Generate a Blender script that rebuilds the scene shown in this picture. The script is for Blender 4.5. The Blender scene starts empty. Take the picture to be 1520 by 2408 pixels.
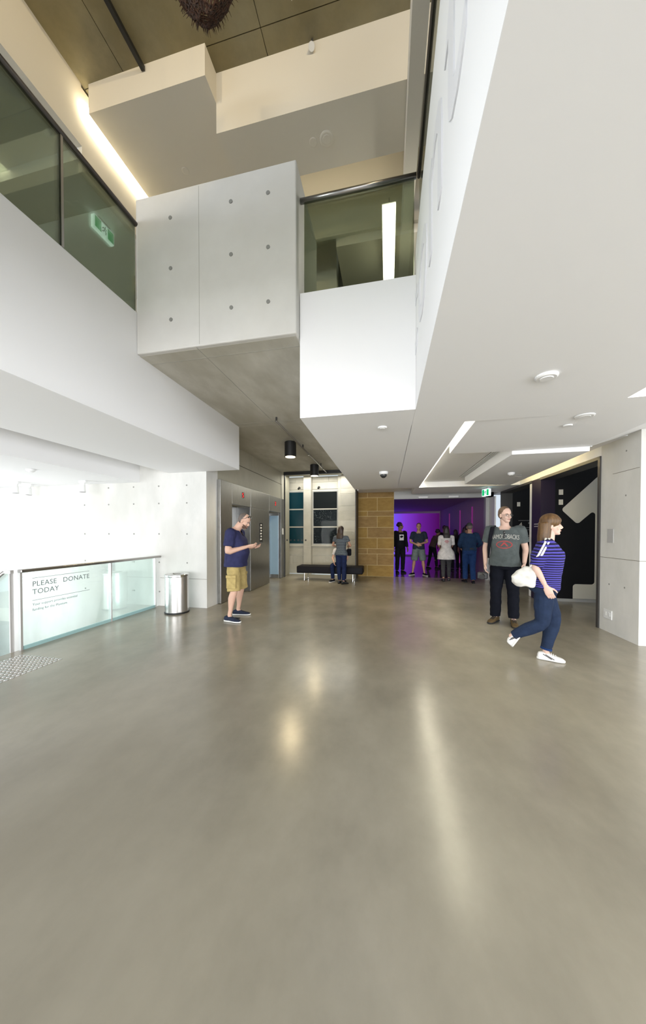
import bpy, bmesh, math, random
from mathutils import Vector, Matrix, noise
from mathutils.bvhtree import BVHTree
random.seed(7)
PI = math.pi
S = bpy.context.scene
COL = S.collection
R = math.radians

# ------------------------------------------------------------------ camera, world, light, exposure
cam = bpy.data.cameras.new('camera'); co = bpy.data.objects.new('camera', cam); COL.objects.link(co); S.camera = co
FPX = 731.0; PITCH = R(0.85); YAW = math.atan2((912-760)*math.cos(PITCH), FPX)
cam.sensor_fit = 'VERTICAL'; cam.sensor_height = 36.0; cam.lens = FPX*36.0/2408.0
cam.shift_y = (1252 + FPX*math.tan(PITCH) - 1204)/2408.0
cam.clip_start = 0.05; cam.clip_end = 200
co.location = (0, 0, 1.45); co.rotation_euler = (PI/2-PITCH, 0, YAW)

S.view_settings.view_transform = 'Standard'; S.view_settings.look = 'None'
S.view_settings.exposure = 0.33; S.view_settings.gamma = 1.0; S.view_settings.use_curve_mapping = False

W = bpy.data.worlds.new('sky'); S.world = W; W.use_nodes = True
W.node_tree.nodes['Background'].inputs[0].default_value = (0.80, 0.90, 1.0, 1)
W.node_tree.nodes['Background'].inputs[1].default_value = 0.7

def area(name, loc, target, sx, sy, power, col=(1, 1, 1), spread=180):
    l = bpy.data.lights.new(name, 'AREA'); l.shape = 'RECTANGLE'; l.size = sx; l.size_y = sy; l.energy = power; l.color = col
    l.spread = R(spread)
    o = bpy.data.objects.new(name, l); COL.objects.link(o); o.location = loc
    o.rotation_euler = (Vector(target)-Vector(loc)).to_track_quat('-Z', 'Y').to_euler()
    return o
# daylight entering by the glazed entrance front behind the camera and by the glazed stair side, plus unseen fill lamps
area('daylight_front', (-1.0, -7.7, 1.35), (-1.0, 0, 0.9), 9.5, 2.3, 850, (0.955, 0.97, 1.0), 170)
area('fill_high_front', (-0.5, -7.7, 5.6), (-0.8, 3.0, 3.6), 7.5, 1.6, 95, (0.955, 0.97, 1.0), 110)  # added fill from high behind the camera, for the concrete block front
area('daylight_street', (-9.0, -1.9, 5.0), (-1.0, 0.5, 2.2), 5.0, 2.4, 190, (0.88, 0.94, 1.0), 110)
area('daylight_stair', (-9.0, 2.6, 0.3), (0, 2.4, 0.9), 3.4, 3.8, 190, (0.95, 0.975, 1.0))
area('fill_right', (6.7, -2.2, 1.25), (0, -1.2, 1.6), 8.0, 2.3, 310, (0.955, 0.97, 1.0), 170)  # added fill from the right, brightens the left balcony fascia
area('limestone_fill', (-2.1, 10.05, 3.36), (-2.1, 10.1, 0), 2.2, 0.5, 32, (1.0, 0.98, 0.92))  # added fill from above, brightens limestone and lobby

# ------------------------------------------------------------------ helpers
TMP = bpy.data.scenes.new('workbench')   # scratch scene for evaluating modifiers and text; removed at the end
def mesh_obj(name, verts, faces, mat, parent=None, smooth=False):
    me = bpy.data.meshes.new(name); me.from_pydata([tuple(v) for v in verts], [], faces); me.update()
    return link(name, me, mat, parent, smooth)

def link(name, me, mat, parent=None, smooth=False):
    o = bpy.data.objects.new(name, me); COL.objects.link(o)
    if mat is not None:
        me.materials.clear(); me.materials.append(mat)
    if parent is not None: o.parent = parent
    if smooth:
        for p in me.polygons: p.use_smooth = True
    return o

def tag(o, label, cat, group=None, kind=None):
    o['label'] = label; o['category'] = cat
    if group: o['group'] = group
    if kind: o['kind'] = kind
    return o

def struct(o, label, cat='building part'):
    return tag(o, label, cat, None, 'structure')

def empty(name, loc=(0, 0, 0), rz=0):
    o = bpy.data.objects.new(name, None); COL.objects.link(o); o.location = loc; o.rotation_euler = (0, 0, rz); o.empty_display_size = 0.1
    return o

class MB:
    def __init__(s): s.v = []; s.f = []
    def add(s, v, f):
        b = len(s.v); s.v += [tuple(p) for p in v]; s.f += [tuple(i+b for i in q) for q in f]; return s
    def box(s, x0, x1, y0, y1, z0, z1):
        v = [(x0,y0,z0),(x1,y0,z0),(x1,y1,z0),(x0,y1,z0),(x0,y0,z1),(x1,y0,z1),(x1,y1,z1),(x0,y1,z1)]
        return s.add(v, [(0,3,2,1),(4,5,6,7),(0,1,5,4),(1,2,6,5),(2,3,7,6),(3,0,4,7)])
    def prism(s, poly, axis, a, b):
        """poly: 2D outline (ccw), extruded along axis from a to b"""
        def pt(p, t):
            return (t, p[0], p[1]) if axis == 'x' else ((p[0], t, p[1]) if axis == 'y' else (p[0], p[1], t))
        n = len(poly); v = [pt(p, a) for p in poly]+[pt(p, b) for p in poly]
        f = [tuple(range(n))[::-1], tuple(range(n, 2*n))]+[(i, (i+1) % n, n+(i+1) % n, n+i) for i in range(n)]
        return s.add(v, f)
    def tube(s, pts, rad, seg=10, cap=True):
        v, f = tube_geo(pts, rad, seg, cap); return s.add(v, f)
    def lathe(s, prof, seg=24, c=(0, 0, 0)):
        v = []; f = []
        for r, z in prof:
            for i in range(seg):
                a = 2*PI*i/seg; v.append((c[0]+r*math.cos(a), c[1]+r*math.sin(a), c[2]+z))
        for k in range(len(prof)-1):
            for i in range(seg):
                j = (i+1) % seg; f.append((k*seg+i, k*seg+j, (k+1)*seg+j, (k+1)*seg+i))
        f.append(tuple(range(seg))[::-1]); f.append(tuple((len(prof)-1)*seg+i for i in range(seg)))
        return s.add(v, f)
    def ell(s, c, r, seg=14, rings=8, M=None):
        v = [(0, 0, -1)]; f = []
        for k in range(1, rings):
            t = PI*k/rings
            for i in range(seg):
                a = 2*PI*i/seg; v.append((math.sin(t)*math.cos(a), math.sin(t)*math.sin(a), -math.cos(t)))
        v.append((0, 0, 1)); n = len(v)-1
        for i in range(seg): f.append((0, 1+(i+1) % seg, 1+i))
        for k in range(rings-2):
            for i in range(seg):
                j = (i+1) % seg; a = 1+k*seg; f.append((a+i, a+j, a+seg+j, a+seg+i))
        a = 1+(rings-2)*seg
        for i in range(seg): f.append((a+i, a+(i+1) % seg, n))
        M = M or Matrix.Identity(3); c = Vector(c)
        return s.add([c+M @ Vector((p[0]*r[0], p[1]*r[1], p[2]*r[2])) for p in v], f)
    def obj(s, name, mat, parent=None, smooth=False, bevel=0):
        o = mesh_obj(name, s.v, s.f, mat, parent, smooth)
        if bevel:
            bm = bmesh.new(); bm.from_mesh(o.data)
            bmesh.ops.recalc_face_normals(bm, faces=bm.faces)
            bmesh.ops.bevel(bm, geom=[e for e in bm.edges if e.calc_face_angle(0) > 0.6], offset=bevel, segments=2, affect='EDGES', profile=0.5)
            bm.to_mesh(o.data); bm.free()
        return o

def tube_geo(pts, rad, seg=10, cap=True):
    pts = [Vector(p) for p in pts]; n = len(pts)
    if not isinstance(rad, (list, tuple)): rad = [rad]*n
    T = []
    for i in range(n):
        d = pts[min(i+1, n-1)]-pts[max(i-1, 0)]; T.append(d.normalized())
    up = Vector((0, 0, 1)) if abs(T[0].z) < 0.9 else Vector((0, 1, 0))
    u = T[0].cross(up).normalized(); v = []; f = []
    for i in range(n):
        u = (u-T[i]*u.dot(T[i])).normalized(); w = T[i].cross(u)
        for k in range(seg):
            a = 2*PI*k/seg; v.append(pts[i]+(u*math.cos(a)+w*math.sin(a))*rad[i])
    for i in range(n-1):
        for k in range(seg):
            j = (k+1) % seg; f.append((i*seg+k, i*seg+j, (i+1)*seg+j, (i+1)*seg+k))
    if cap:
        f.append(tuple(range(seg))[::-1]); f.append(tuple((n-1)*seg+k for k in range(seg)))
    return v, f

def box(name, x0, x1, y0, y1, z0, z1, mat, parent=None, bevel=0):
    return MB().box(x0, x1, y0, y1, z0, z1).obj(name, mat, parent, bevel=bevel)

def text_mesh(body, size, extrude=0.0, align='LEFT', spacing=1.0, lines=1.0):
    cu = bpy.data.curves.new('txt', 'FONT'); cu.body = body; cu.size = size; cu.extrude = extrude; cu.align_x = align
    cu.space_character = spacing; cu.space_line = lines; cu.resolution_u = 3
    o = bpy.data.objects.new('txt', cu); TMP.collection.objects.link(o)
    vl = TMP.view_layers[0]; vl.update(); dg = vl.depsgraph
    me = bpy.data.meshes.new_from_object(o.evaluated_get(dg))
    bpy.data.objects.remove(o); bpy.data.curves.remove(cu)
    return me

def text_on(name, body, size, origin, xdir, ydir, mat, parent=None, extrude=0.002, align='LEFT', spacing=1.0, lines=1.0):
    me = text_mesh(body, size, extrude, align, spacing, lines)
    x = Vector(xdir).normalized(); y = Vector(ydir).normalized(); z = x.cross(y)
    M = Matrix((x, y, z)).transposed().to_4x4(); M.translation = Vector(origin)
    me.transform(M); return link(name, me, mat, parent)

# ------------------------------------------------------------------ materials
def principled(name, col=(0.8, 0.8, 0.8), rough=0.5, metal=0.0, spec=0.5, emit=None, estr=0):
    m = bpy.data.materials.new(name); m.use_nodes = True
    b = m.node_tree.nodes['Principled BSDF']
    b.inputs['Base Color'].default_value = (*col, 1); b.inputs['Roughness'].default_value = rough
    b.inputs['Metallic'].default_value = metal; b.inputs['Specular IOR Level'].default_value = spec
    if emit: b.inputs['Emission Color'].default_value = (*emit, 1); b.inputs['Emission Strength'].default_value = estr
    return m

def noisy(name, c0, c1, scale=3.0, rough=(0.5, 0.6), metal=0.0, detail=6, bump=0.0, bscale=40, spec=0.5, stretch=(1, 1, 1), c2=None, s2=0.6, w2=0.5, lo=0.35, hi=0.65):
    m = principled(name, c0, rough[0], metal, spec); nt = m.node_tree; n = nt.nodes; L = nt.links; b = n['Principled BSDF']
    tc = n.new('ShaderNodeTexCoord'); mp = n.new('ShaderNodeMapping'); mp.inputs['Scale'].default_value = stretch
    L.new(tc.outputs['Object'], mp.inputs['Vector'])
    t = n.new('ShaderNodeTexNoise'); t.inputs['Scale'].default_value = scale; t.inputs['Detail'].default_value = detail; t.inputs['Roughness'].default_value = 0.62
    L.new(mp.outputs[0], t.inputs['Vector'])
    r = n.new('ShaderNodeValToRGB'); r.color_ramp.elements[0].position = lo; r.color_ramp.elements[1].position = hi
    r.color_ramp.elements[0].color = (*c0, 1); r.color_ramp.elements[1].color = (*c1, 1)
    L.new(t.outputs['Fac'], r.inputs['Fac']); out = r.outputs['Color']
    if c2:
        t2 = n.new('ShaderNodeTexNoise'); t2.inputs['Scale'].default_value = s2; t2.inputs['Detail'].default_value = 4
        L.new(mp.outputs[0], t2.inputs['Vector'])
        r2 = n.new('ShaderNodeValToRGB'); r2.color_ramp.elements[0].position = 0.42; r2.color_ramp.elements[1].position = 0.66
        r2.color_ramp.elements[0].color = (0, 0, 0, 1); r2.color_ramp.elements[1].color = (w2, w2, w2, 1)
        L.new(t2.outputs['Fac'], r2.inputs['Fac'])
        mx = n.new('ShaderNodeMix'); mx.data_type = 'RGBA'; L.new(r2.outputs['Color'], mx.inputs['Factor'])
        L.new(out, mx.inputs[6]); mx.inputs[7].default_value = (*c2, 1); out = mx.outputs[2]
    L.new(out, b.inputs['Base Color'])
    mr = n.new('ShaderNodeMapRange'); mr.inputs['To Min'].default_value = rough[0]; mr.inputs['To Max'].default_value = rough[1]
    mr.inputs['From Min'].default_value = 0.1; mr.inputs['From Max'].default_value = 0.9
    L.new(t.outputs['Fac'], mr.inputs['Value']); L.new(mr.outputs[0], b.inputs['Roughness'])
    if bump:
        tb = n.new('ShaderNodeTexNoise'); tb.inputs['Scale'].default_value = bscale; tb.inputs['Detail'].default_value = 4
        L.new(mp.outputs[0], tb.inputs['Vector'])
        bp = n.new('ShaderNodeBump'); bp.inputs['Strength'].default_value = bump; bp.inputs['Distance'].default_value = 0.01
        L.new(tb.outputs['Fac'], bp.inputs['Height']); L.new(bp.outputs[0], b.inputs['Normal'])
    return m

def emission(name, col, strength):
    m = bpy.data.materials.new(name); m.use_nodes = True; nt = m.node_tree; nt.nodes.remove(nt.nodes['Principled BSDF'])
    e = nt.nodes.new('ShaderNodeEmission'); e.inputs[0].default_value = (*col, 1); e.inputs[1].default_value = strength
    nt.links.new(e.outputs[0], nt.nodes['Material Output'].inputs[0]); return m

def glass(name, tint, refl=0.6, rough=0.02):
    m = bpy.data.materials.new(name); m.use_nodes = True; nt = m.node_tree; n = nt.nodes; L = nt.links; n.remove(n['Principled BSDF'])
    tr = n.new('ShaderNodeBsdfTransparent'); tr.inputs[0].default_value = (*tint, 1)
    gl = n.new('ShaderNodeBsdfGlossy'); gl.inputs['Roughness'].default_value = rough; gl.inputs[0].default_value = (0.95, 1, 0.97, 1)
    fr = n.new('ShaderNodeFresnel'); fr.inputs['IOR'].default_value = 1.45
    mu = n.new('ShaderNodeMath'); mu.operation = 'MULTIPLY'; mu.inputs[1].default_value = refl; L.new(fr.outputs[0], mu.inputs[0])
    mx = n.new('ShaderNodeMixShader'); L.new(mu.outputs[0], mx.inputs[0]); L.new(tr.outputs[0], mx.inputs[1]); L.new(gl.outputs[0], mx.inputs[2])
    L.new(mx.outputs[0], n['Material Output'].inputs[0]); return m

def striped(name, ca, cb, freq, duty=0.5, rough=0.8, wob=0.0, grad=False):
    m = principled(name, ca, rough, spec=0.2); nt = m.node_tree; n = nt.nodes; L = nt.links; b = n['Principled BSDF']
    tc = n.new('ShaderNodeTexCoord'); sp = n.new('ShaderNodeSeparateXYZ'); L.new(tc.outputs['Object'], sp.inputs[0])
    z = sp.outputs['Z']
    if wob:
        t = n.new('ShaderNodeTexNoise'); t.inputs['Scale'].default_value = 25; L.new(tc.outputs['Object'], t.inputs['Vector'])
        ma = n.new('ShaderNodeMath'); ma.operation = 'MULTIPLY_ADD'; L.new(t.outputs['Fac'], ma.inputs[0]); ma.inputs[1].default_value = wob; L.new(z, ma.inputs[2]); z = ma.outputs[0]
    if grad:                                                   # stripes grow finer towards the hem
        sb = n.new('ShaderNodeMath'); sb.operation = 'SUBTRACT'; sb.inputs[0].default_value = 1.6; L.new(z, sb.inputs[1])
        pw = n.new('ShaderNodeMath'); pw.operation = 'POWER'; pw.inputs[1].default_value = 1.6; L.new(sb.outputs[0], pw.inputs[0]); z = pw.outputs[0]
    mu = n.new('ShaderNodeMath'); mu.operation = 'MULTIPLY'; mu.inputs[1].default_value = freq; L.new(z, mu.inputs[0])
    fr = n.new('ShaderNodeMath'); fr.operation = 'FRACT'; L.new(mu.outputs[0], fr.inputs[0])
    lt = n.new('ShaderNodeMath'); lt.operation = 'LESS_THAN'; lt.inputs[1].default_value = duty; L.new(fr.outputs[0], lt.inputs[0])
    mx = n.new('ShaderNodeMix'); mx.data_type = 'RGBA'; L.new(lt.outputs[0], mx.inputs['Factor'])
    mx.inputs[6].default_value = (*ca, 1); mx.inputs[7].default_value = (*cb, 1); L.new(mx.outputs[2], b.inputs['Base Color'])
    return m

M = {}
M['floor'] = noisy('polished_concrete', (0.175, 0.158, 0.120), (0.43, 0.395, 0.315), 1.1, (0.19, 0.262), detail=12, c2=(0.20, 0.178, 0.13), s2=0.5, w2=0.5, spec=0.55, lo=0.15, hi=0.85, stretch=(1, 0.7, 1))
M['white'] = principled('white_paint', (0.83, 0.83, 0.83), 0.6, spec=0.3)
M['cream'] = principled('cream_paint', (0.70, 0.665, 0.585), 0.6, spec=0.3)
M['conc_wall'] = noisy('fair_faced_concrete', (0.60, 0.60, 0.57), (0.72, 0.71, 0.68), 2.0, (0.6, 0.75), detail=8, c2=(0.53, 0.52, 0.47), s2=0.7, w2=0.7, stretch=(1, 1, 0.5), bump=0.05, bscale=30)
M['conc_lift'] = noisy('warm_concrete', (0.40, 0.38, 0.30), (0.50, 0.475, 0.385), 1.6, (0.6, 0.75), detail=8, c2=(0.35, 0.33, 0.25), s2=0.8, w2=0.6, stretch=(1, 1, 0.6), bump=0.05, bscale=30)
M['conc_block'] = noisy('smooth_concrete', (0.62, 0.61, 0.575), (0.68, 0.67, 0.635), 1.6, (0.6, 0.72), detail=8, c2=(0.58, 0.565, 0.52), s2=1.1, w2=0.6, bump=0.04, bscale=35)
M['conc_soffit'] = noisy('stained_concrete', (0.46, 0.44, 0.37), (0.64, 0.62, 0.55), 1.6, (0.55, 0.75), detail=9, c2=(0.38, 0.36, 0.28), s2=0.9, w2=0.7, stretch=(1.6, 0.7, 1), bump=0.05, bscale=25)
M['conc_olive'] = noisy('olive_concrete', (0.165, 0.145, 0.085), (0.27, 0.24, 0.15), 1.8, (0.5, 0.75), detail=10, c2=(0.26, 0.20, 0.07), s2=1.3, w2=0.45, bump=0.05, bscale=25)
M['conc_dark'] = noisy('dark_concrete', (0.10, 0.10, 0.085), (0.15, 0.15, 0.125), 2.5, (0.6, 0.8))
M['joint'] = principled('dark_joint_line', (0.16, 0.15, 0.11), 0.8)  # plain dark colour of the joints
M['joint_l'] = principled('faint_form_joint', (0.40, 0.39, 0.35), 0.8)
M['tie'] = principled('tie_hole_plug', (0.26, 0.26, 0.24), 0.8)
M['steel'] = noisy('brushed_steel', (0.36, 0.36, 0.355), (0.44, 0.44, 0.43), 6, (0.26, 0.36), metal=1.0, stretch=(1, 12, 1))
M['steel_b'] = principled('polished_steel', (0.62, 0.62, 0.61), 0.16, 1.0)
M['steel_p'] = principled('pale_satin_steel', (0.74, 0.73, 0.72), 0.4, 0.75)
M['steel_d'] = principled('dark_rail_steel', (0.40, 0.385, 0.37), 0.3, 1.0)
M['rail_d'] = principled('dark_bronze_rail', (0.10, 0.09, 0.085), 0.35, 0.7)  # even dark colour for the upper rails
M['black'] = principled('black_metal', (0.012, 0.012, 0.012), 0.45)
M['blackp'] = principled('black_panel', (0.007, 0.007, 0.008), 0.55, spec=0.25)
M['purplep'] = principled('aubergine_panel', (0.014, 0.008, 0.022), 0.5, spec=0.3)
M['darkframe'] = principled('charcoal_frame', (0.045, 0.043, 0.04), 0.5)
M['signw'] = principled('cream_graphic', (0.68, 0.65, 0.56), 0.6)
M['g_low'] = glass('balustrade_glass', (0.93, 0.985, 0.975), 0.5)
M['g_up'] = glass('green_glass', (0.58, 0.61, 0.53), 0.6)
M['g_wall'] = glass('clear_glass', (0.93, 0.93, 0.91), 0.05)
M['g_edge'] = principled('glass_edge', (0.35, 0.55, 0.55), 0.2)
M['led_w'] = emission('led_white', (1.0, 0.91, 0.70), 52)
M['led_up'] = emission('led_cove', (1.0, 0.86, 0.60), 42)
M['led_pend'] = emission('led_pendant', (1.0, 0.95, 0.80), 11)
M['led_wash'] = emission('led_wash', (1.0, 0.80, 0.42), 34)
M['led_rec'] = emission('led_recess', (1.0, 0.86, 0.60), 9)
M['lens'] = emission('downlight_lens', (1.0, 0.88, 0.62), 3)
M['exitg'] = principled('exit_green', (0.0, 0.22, 0.07), 0.4, emit=(0.0, 0.55, 0.16), estr=0.6)
M['exitw'] = principled('exit_white', (0.8, 0.95, 0.95), 0.4, emit=(0.72, 0.95, 1.0), estr=1.3)
M['exitb'] = principled('exit_dark', (0.0, 0.12, 0.06), 0.5)
M['red'] = emission('red_digits', (1.0, 0.02, 0.02), 2.2)
M['leather'] = principled('black_leather', (0.010, 0.009, 0.011), 0.55, spec=0.12)
M['plastic_w'] = principled('white_plastic', (0.78, 0.78, 0.77), 0.4)
M['plastic_g'] = principled('grey_plastic', (0.42, 0.42, 0.41), 0.5)
M['dome'] = principled('smoked_dome', (0.03, 0.03, 0.03), 0.12)
M['lime'] = [noisy('limestone_%d' % i, (0.50*k, 0.475*k, 0.415*k), (0.58*k, 0.55*k, 0.485*k), 4, (0.7, 0.8)) for i, k in enumerate((0.92, 1.0, 1.07))]
M['mortar'] = principled('pale_mortar', (0.72, 0.70, 0.63), 0.9)
M['sand'] = [noisy('sandstone_%d' % i, a, b_, 5, (0.7, 0.85), stretch=(1, 1, 2.2)) for i, (a, b_) in enumerate((((0.23, 0.135, 0.038), (0.30, 0.185, 0.062)), ((0.19, 0.115, 0.045), (0.25, 0.16, 0.07)), ((0.26, 0.150, 0.030), (0.33, 0.205, 0.05))))]
M['smortar'] = principled('sandstone_mortar', (0.56, 0.44, 0.22), 0.9)
M['wglass'] = principled('dark_blue_window', (0.008, 0.045, 0.065), 0.12, spec=0.15)
M['wglass2'] = principled('dark_window', (0.012, 0.015, 0.016), 0.4, spec=0.05)
M['text_d'] = principled('dark_lettering', (0.16, 0.20, 0.20), 0.6)
M['text_w'] = principled('white_lettering', (0.92, 0.92, 0.92), 0.5)
M['text_s'] = principled('pale_lettering', (0.74, 0.745, 0.77), 0.5)
M['fibre'] = noisy('tarred_fibre', (0.015, 0.008, 0.006), (0.075, 0.03, 0.015), 30, (0.7, 0.9))
M['gal'] = principled('gallery_paint', (0.42, 0.30, 0.42), 0.7)
M['galfloor'] = principled('gallery_floor', (0.10, 0.08, 0.10), 0.12, spec=0.6)
M['steelstud'] = principled('stud_steel', (0.62, 0.60, 0.59), 0.25, 1.0)
def fabric(n, c, r=0.85): return noisy(n, tuple(x*0.85 for x in c), tuple(min(1, x*1.12) for x in c), 14, (r, r), spec=0.15, bump=0.25, bscale=18)

# ------------------------------------------------------------------ setting: floors, walls, slabs
ZS = 2.61; ZU = 3.86; ZC = 7.02
o = MB()
o.box(-4.44, 7.0, -8.0, 10.45, -0.25, 0.0)
o.box(-9.2, -4.44, -8.0, 1.25, -0.25, 0.0)
struct(o.obj('floor', M['floor']), 'polished grey-brown concrete floor of the foyer with soft reflections', 'floor')
struct(box('floor_gallery', -1.2, 5.0, 10.45, 24.0, -0.25, -0.001, M['galfloor']), 'dark glossy floor inside the purple-lit gallery', 'floor')
struct(box('floor_lower', -9.2, -4.44, 1.25, 5.35, -3.2, -3.0, M['floor']), 'lower floor at the bottom of the stairwell', 'floor')
struct(box('wall_void', -4.44, -4.40, 1.25, 5.35, -3.0, -0.25, M['white']), 'white side of the stairwell under the floor edge', 'wall')

wl = struct(box('wall_left', -9.2, -3.38, 5.35, 5.75, -3.0, 3.86, M['conc_wall']), 'bright fair-faced concrete wall behind the glass balustrade with white lettering', 'wall')
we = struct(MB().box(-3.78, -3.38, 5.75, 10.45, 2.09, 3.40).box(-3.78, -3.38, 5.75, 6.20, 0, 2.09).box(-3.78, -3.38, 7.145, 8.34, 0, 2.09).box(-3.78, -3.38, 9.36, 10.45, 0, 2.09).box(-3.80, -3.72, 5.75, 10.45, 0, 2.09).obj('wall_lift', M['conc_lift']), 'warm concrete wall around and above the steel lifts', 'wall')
box('joint', -3.383, -3.377, 5.36, 9.65, 2.995, 3.012, M['joint'], we)
for zz in (0.55,): box('joint', -4.4, -3.38, 5.3485, 5.352, zz, zz+0.006, M['joint'], wl)
for x in (-6.2, -5.6, -5.0, -4.42, -3.8):
    for z in (0.28, 0.86, 1.42, 2.02, 2.36):
        MB().lathe([(0.016, 0), (0.016, 0.004)], 10).obj('tie_hole', M['tie'], wl).matrix_local = Matrix.Translation((x, 5.351, z)) @ Matrix.Rotation(PI/2, 4, 'X')

# concrete soffit + block
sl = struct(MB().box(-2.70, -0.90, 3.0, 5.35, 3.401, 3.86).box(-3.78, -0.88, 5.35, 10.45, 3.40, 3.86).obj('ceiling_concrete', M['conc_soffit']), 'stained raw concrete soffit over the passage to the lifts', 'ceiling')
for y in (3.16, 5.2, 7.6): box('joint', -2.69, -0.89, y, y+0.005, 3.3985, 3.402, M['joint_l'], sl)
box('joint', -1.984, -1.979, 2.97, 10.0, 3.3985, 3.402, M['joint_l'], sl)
bl = struct(box('wall_block', -2.70, -0.88, 2.95, 3.85, 3.402, 5.07, M['conc_block'], bevel=0.012), 'projecting smooth concrete block with round tie holes, between the two glass balustrades', 'wall')
box('joint', -1.936, -1.932, 2.9485, 2.951, 3.42, 5.05, M['joint_l'], bl)
for u, zz in ((-2.27, (4.79, 4.26, 3.72)), (-1.57, (4.81, 4.28, 3.745)), (-1.17, (4.81, 4.28, 3.745))):
    for z in zz:
        MB().lathe([(0.020, 0), (0.020, 0.006)], 12).obj('tie_hole', M['tie'], bl).matrix_local = Matrix.Translation((u, 2.9505, z)) @ Matrix.Rotation(PI/2, 4, 'X')

# left balcony
prof = [(-2.70, 2.61), (-2.70, 3.86), (-9.2, 3.86), (-9.2, 2.45), (-4.85, 2.45), (-4.85, 2.79), (-4.70, 2.775), (-4.52, 2.725), (-4.35, 2.65), (-4.19, 2.61)]
struct(MB().prism(prof[::-1], 'y', 0.9, 5.349).obj('trim_balcony_left', M['white']), 'white balcony edge and stepped soffit above the stair beside the concrete block', 'balcony')
# right: white box and fascia
struct(MB().prism([(-0.875, 3.06), (0.254, 3.06), (0.254, 8.43), (-0.875, 8.43)], 'z', 2.61, 3.86).obj('trim_box', M['white']), 'white boxed balcony front hanging to the right of the concrete block', 'balcony')
fa = struct(MB().prism([(0.255, 2.611), (0.34, 2.615), (0.34, 4.22), (0.285, 4.215), (0.265, 4.20), (0.255, 4.17)], 'y', -8.0, 3.73).obj('trim_fascia', M['white']), 'tall brilliant white fascia with pale lettering running towards the viewer', 'balcony')
text_on('lettering', 'contemporary', 1.22, (0.252, 3.36, 3.12), (0, -1, 0), (0, 0, 1), M['text_s'], fa, 0.004)

# ceiling over the right side: flat to X=1.4 then gently rising; with two recesses
c = MB()
def ceil_strip(mb, x0, x1, y0, y1, z0, z1, th=0.25):
    mb.prism([(x0, z0), (x1, z1), (x1, z1+th), (x0, z0+th)], 'y', y0, y1)
ceil_strip(c, 0.256, 0.80, -8.0, 3.51, ZS, ZS)
ceil_strip(c, 0.80, 1.40, -8.0, 3.51, ZS, ZS)
ceil_strip(c, 1.40, 2.04, -8.0, 3.51, ZS, 2.62)
ceil_strip(c, 2.04, 2.72, 3.20, 3.51, 2.62, 2.63); ceil_strip(c, 2.72, 2.95, 3.20, 3.51, 2.63, 2.70); ceil_strip(c, 2.04, 2.95, -8.0, -0.5, 2.62, 2.70)
ceil_strip(c, 2.95, 3.15, -8.0, 3.51, 2.70, 2.76); ceil_strip(c, 3.15, 7.0, -8.0, 3.51, 2.76, 2.76)
ceil_strip(c, 0.25, 0.79, 3.51, 8.43, ZS, ZS)
ceil_strip(c, 0.90, 1.40, 3.51, 4.93, ZS+0.012, ZS+0.004); ceil_strip(c, 1.40, 2.72, 3.51, 4.93, ZS+0.004, 2.63); ceil_strip(c, 2.72, 3.15, 3.51, 4.93, 2.63, 2.76); ceil_strip(c, 3.15, 7.0, 3.51, 5.47, 2.76, 2.76)
c.box(2.0, 3.0, -0.5, 3.25, 2.86, 2.95)          # roof of the near recess
c.box(0.90, 3.6, 4.93, 8.40, 2.745, 2.95)          # roof of the far recess
c.box(0.74, 0.90, 3.45, 8.40, 2.95, 3.0)           # roof of the light slot
c.box(0.79, 0.90, 3.45, 3.51, 2.86, 2.95)
c.box(0.70, 3.15, 8.40, 9.75, ZS, 2.95)
c.box(-0.94, 3.6, 9.75, 10.34, 2.76, 2.95)
c.box(-0.88, 0.70, 8.43, 9.75, 2.76, 2.95)
struct(c.obj('ceiling_right', M['white']), 'smooth white foyer ceiling with light slots on the right', 'ceiling')
# opening of the light slot must stay free: panel edges are at X=0.79 and X=0.90
t = empty('slot_light', (0.845, 5.9, 2.93)); tag(t, 'long warm light slot running away in the white ceiling', 'light')
MB().box(-0.045, 0.045, -2.37, 2.45, 0.0, 0.015).obj('led_strip', M['led_w'], t)
MB().box(-0.052, 0.052, -2.38, 2.46, 0.015, 0.02).obj('housing', M['plastic_w'], t)
t = empty('slot_light', (2.08, 1.4, 2.84)); tag(t, 'short light slot in the ceiling at the right edge of the picture', 'light')
MB().box(-0.03, 0.03, -1.8, 1.75, 0.0, 0.012).obj('led_strip', M['led_w'], t); MB().box(-0.035, 0.035, -1.8, 1.75, 0.012, 0.02).obj('housing', M['plastic_w'], t)
t = empty('slot_light', (2.70, 6.6, 2.645)); tag(t, 'warm cove light between dropped ceiling panel and the wall above the black openings', 'light')
MB().box(-0.03, 0.02, -0.7, 1.5, 0.0, 0.012).obj('led_strip', M['led_wash'], t); MB().box(-0.035, 0.025, -1.5, 1.5, -0.008, 0.0).obj('housing', M['plastic_w'], t)
# dropped ceiling panel with the air grille
t = empty('dropped_panel', (2.25, 6.5, 2.57)); tag(t, 'white dropped ceiling panel beside the slotted air grille', 'ceiling panel')
MB().prism([(1.75-2.25, 4.95-6.5), (2.72-2.25, 4.95-6.5), (2.84-2.25, 8.15-6.5), (1.75-2.25, 7.75-6.5)], 'z', 0, 0.06).obj('panel', M['white'], t)
MB().box(-0.5, -0.44, -1.55, 1.24, 0.06, 0.174).obj('upstand', M['white'], t); MB().box(-0.44, 0.50, -1.55, -1.50, 0.06, 0.174).obj('upstand', M['white'], t)
t = empty('air_grille', (1.69, 6.4, 2.74)); tag(t, 'slotted linear air grille along the dropped ceiling panel', 'air vent')
MB().box(-0.06, 0.055, -1.4, 1.35, -0.004, 0.004).obj('backing', M['black'], t)
for i in range(4): MB().box(-0.06+i*0.032, -0.06+i*0.032+0.018, -1.4, 1.35, -0.012, -0.002).obj('slat', M['plastic_w'], t)

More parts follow.
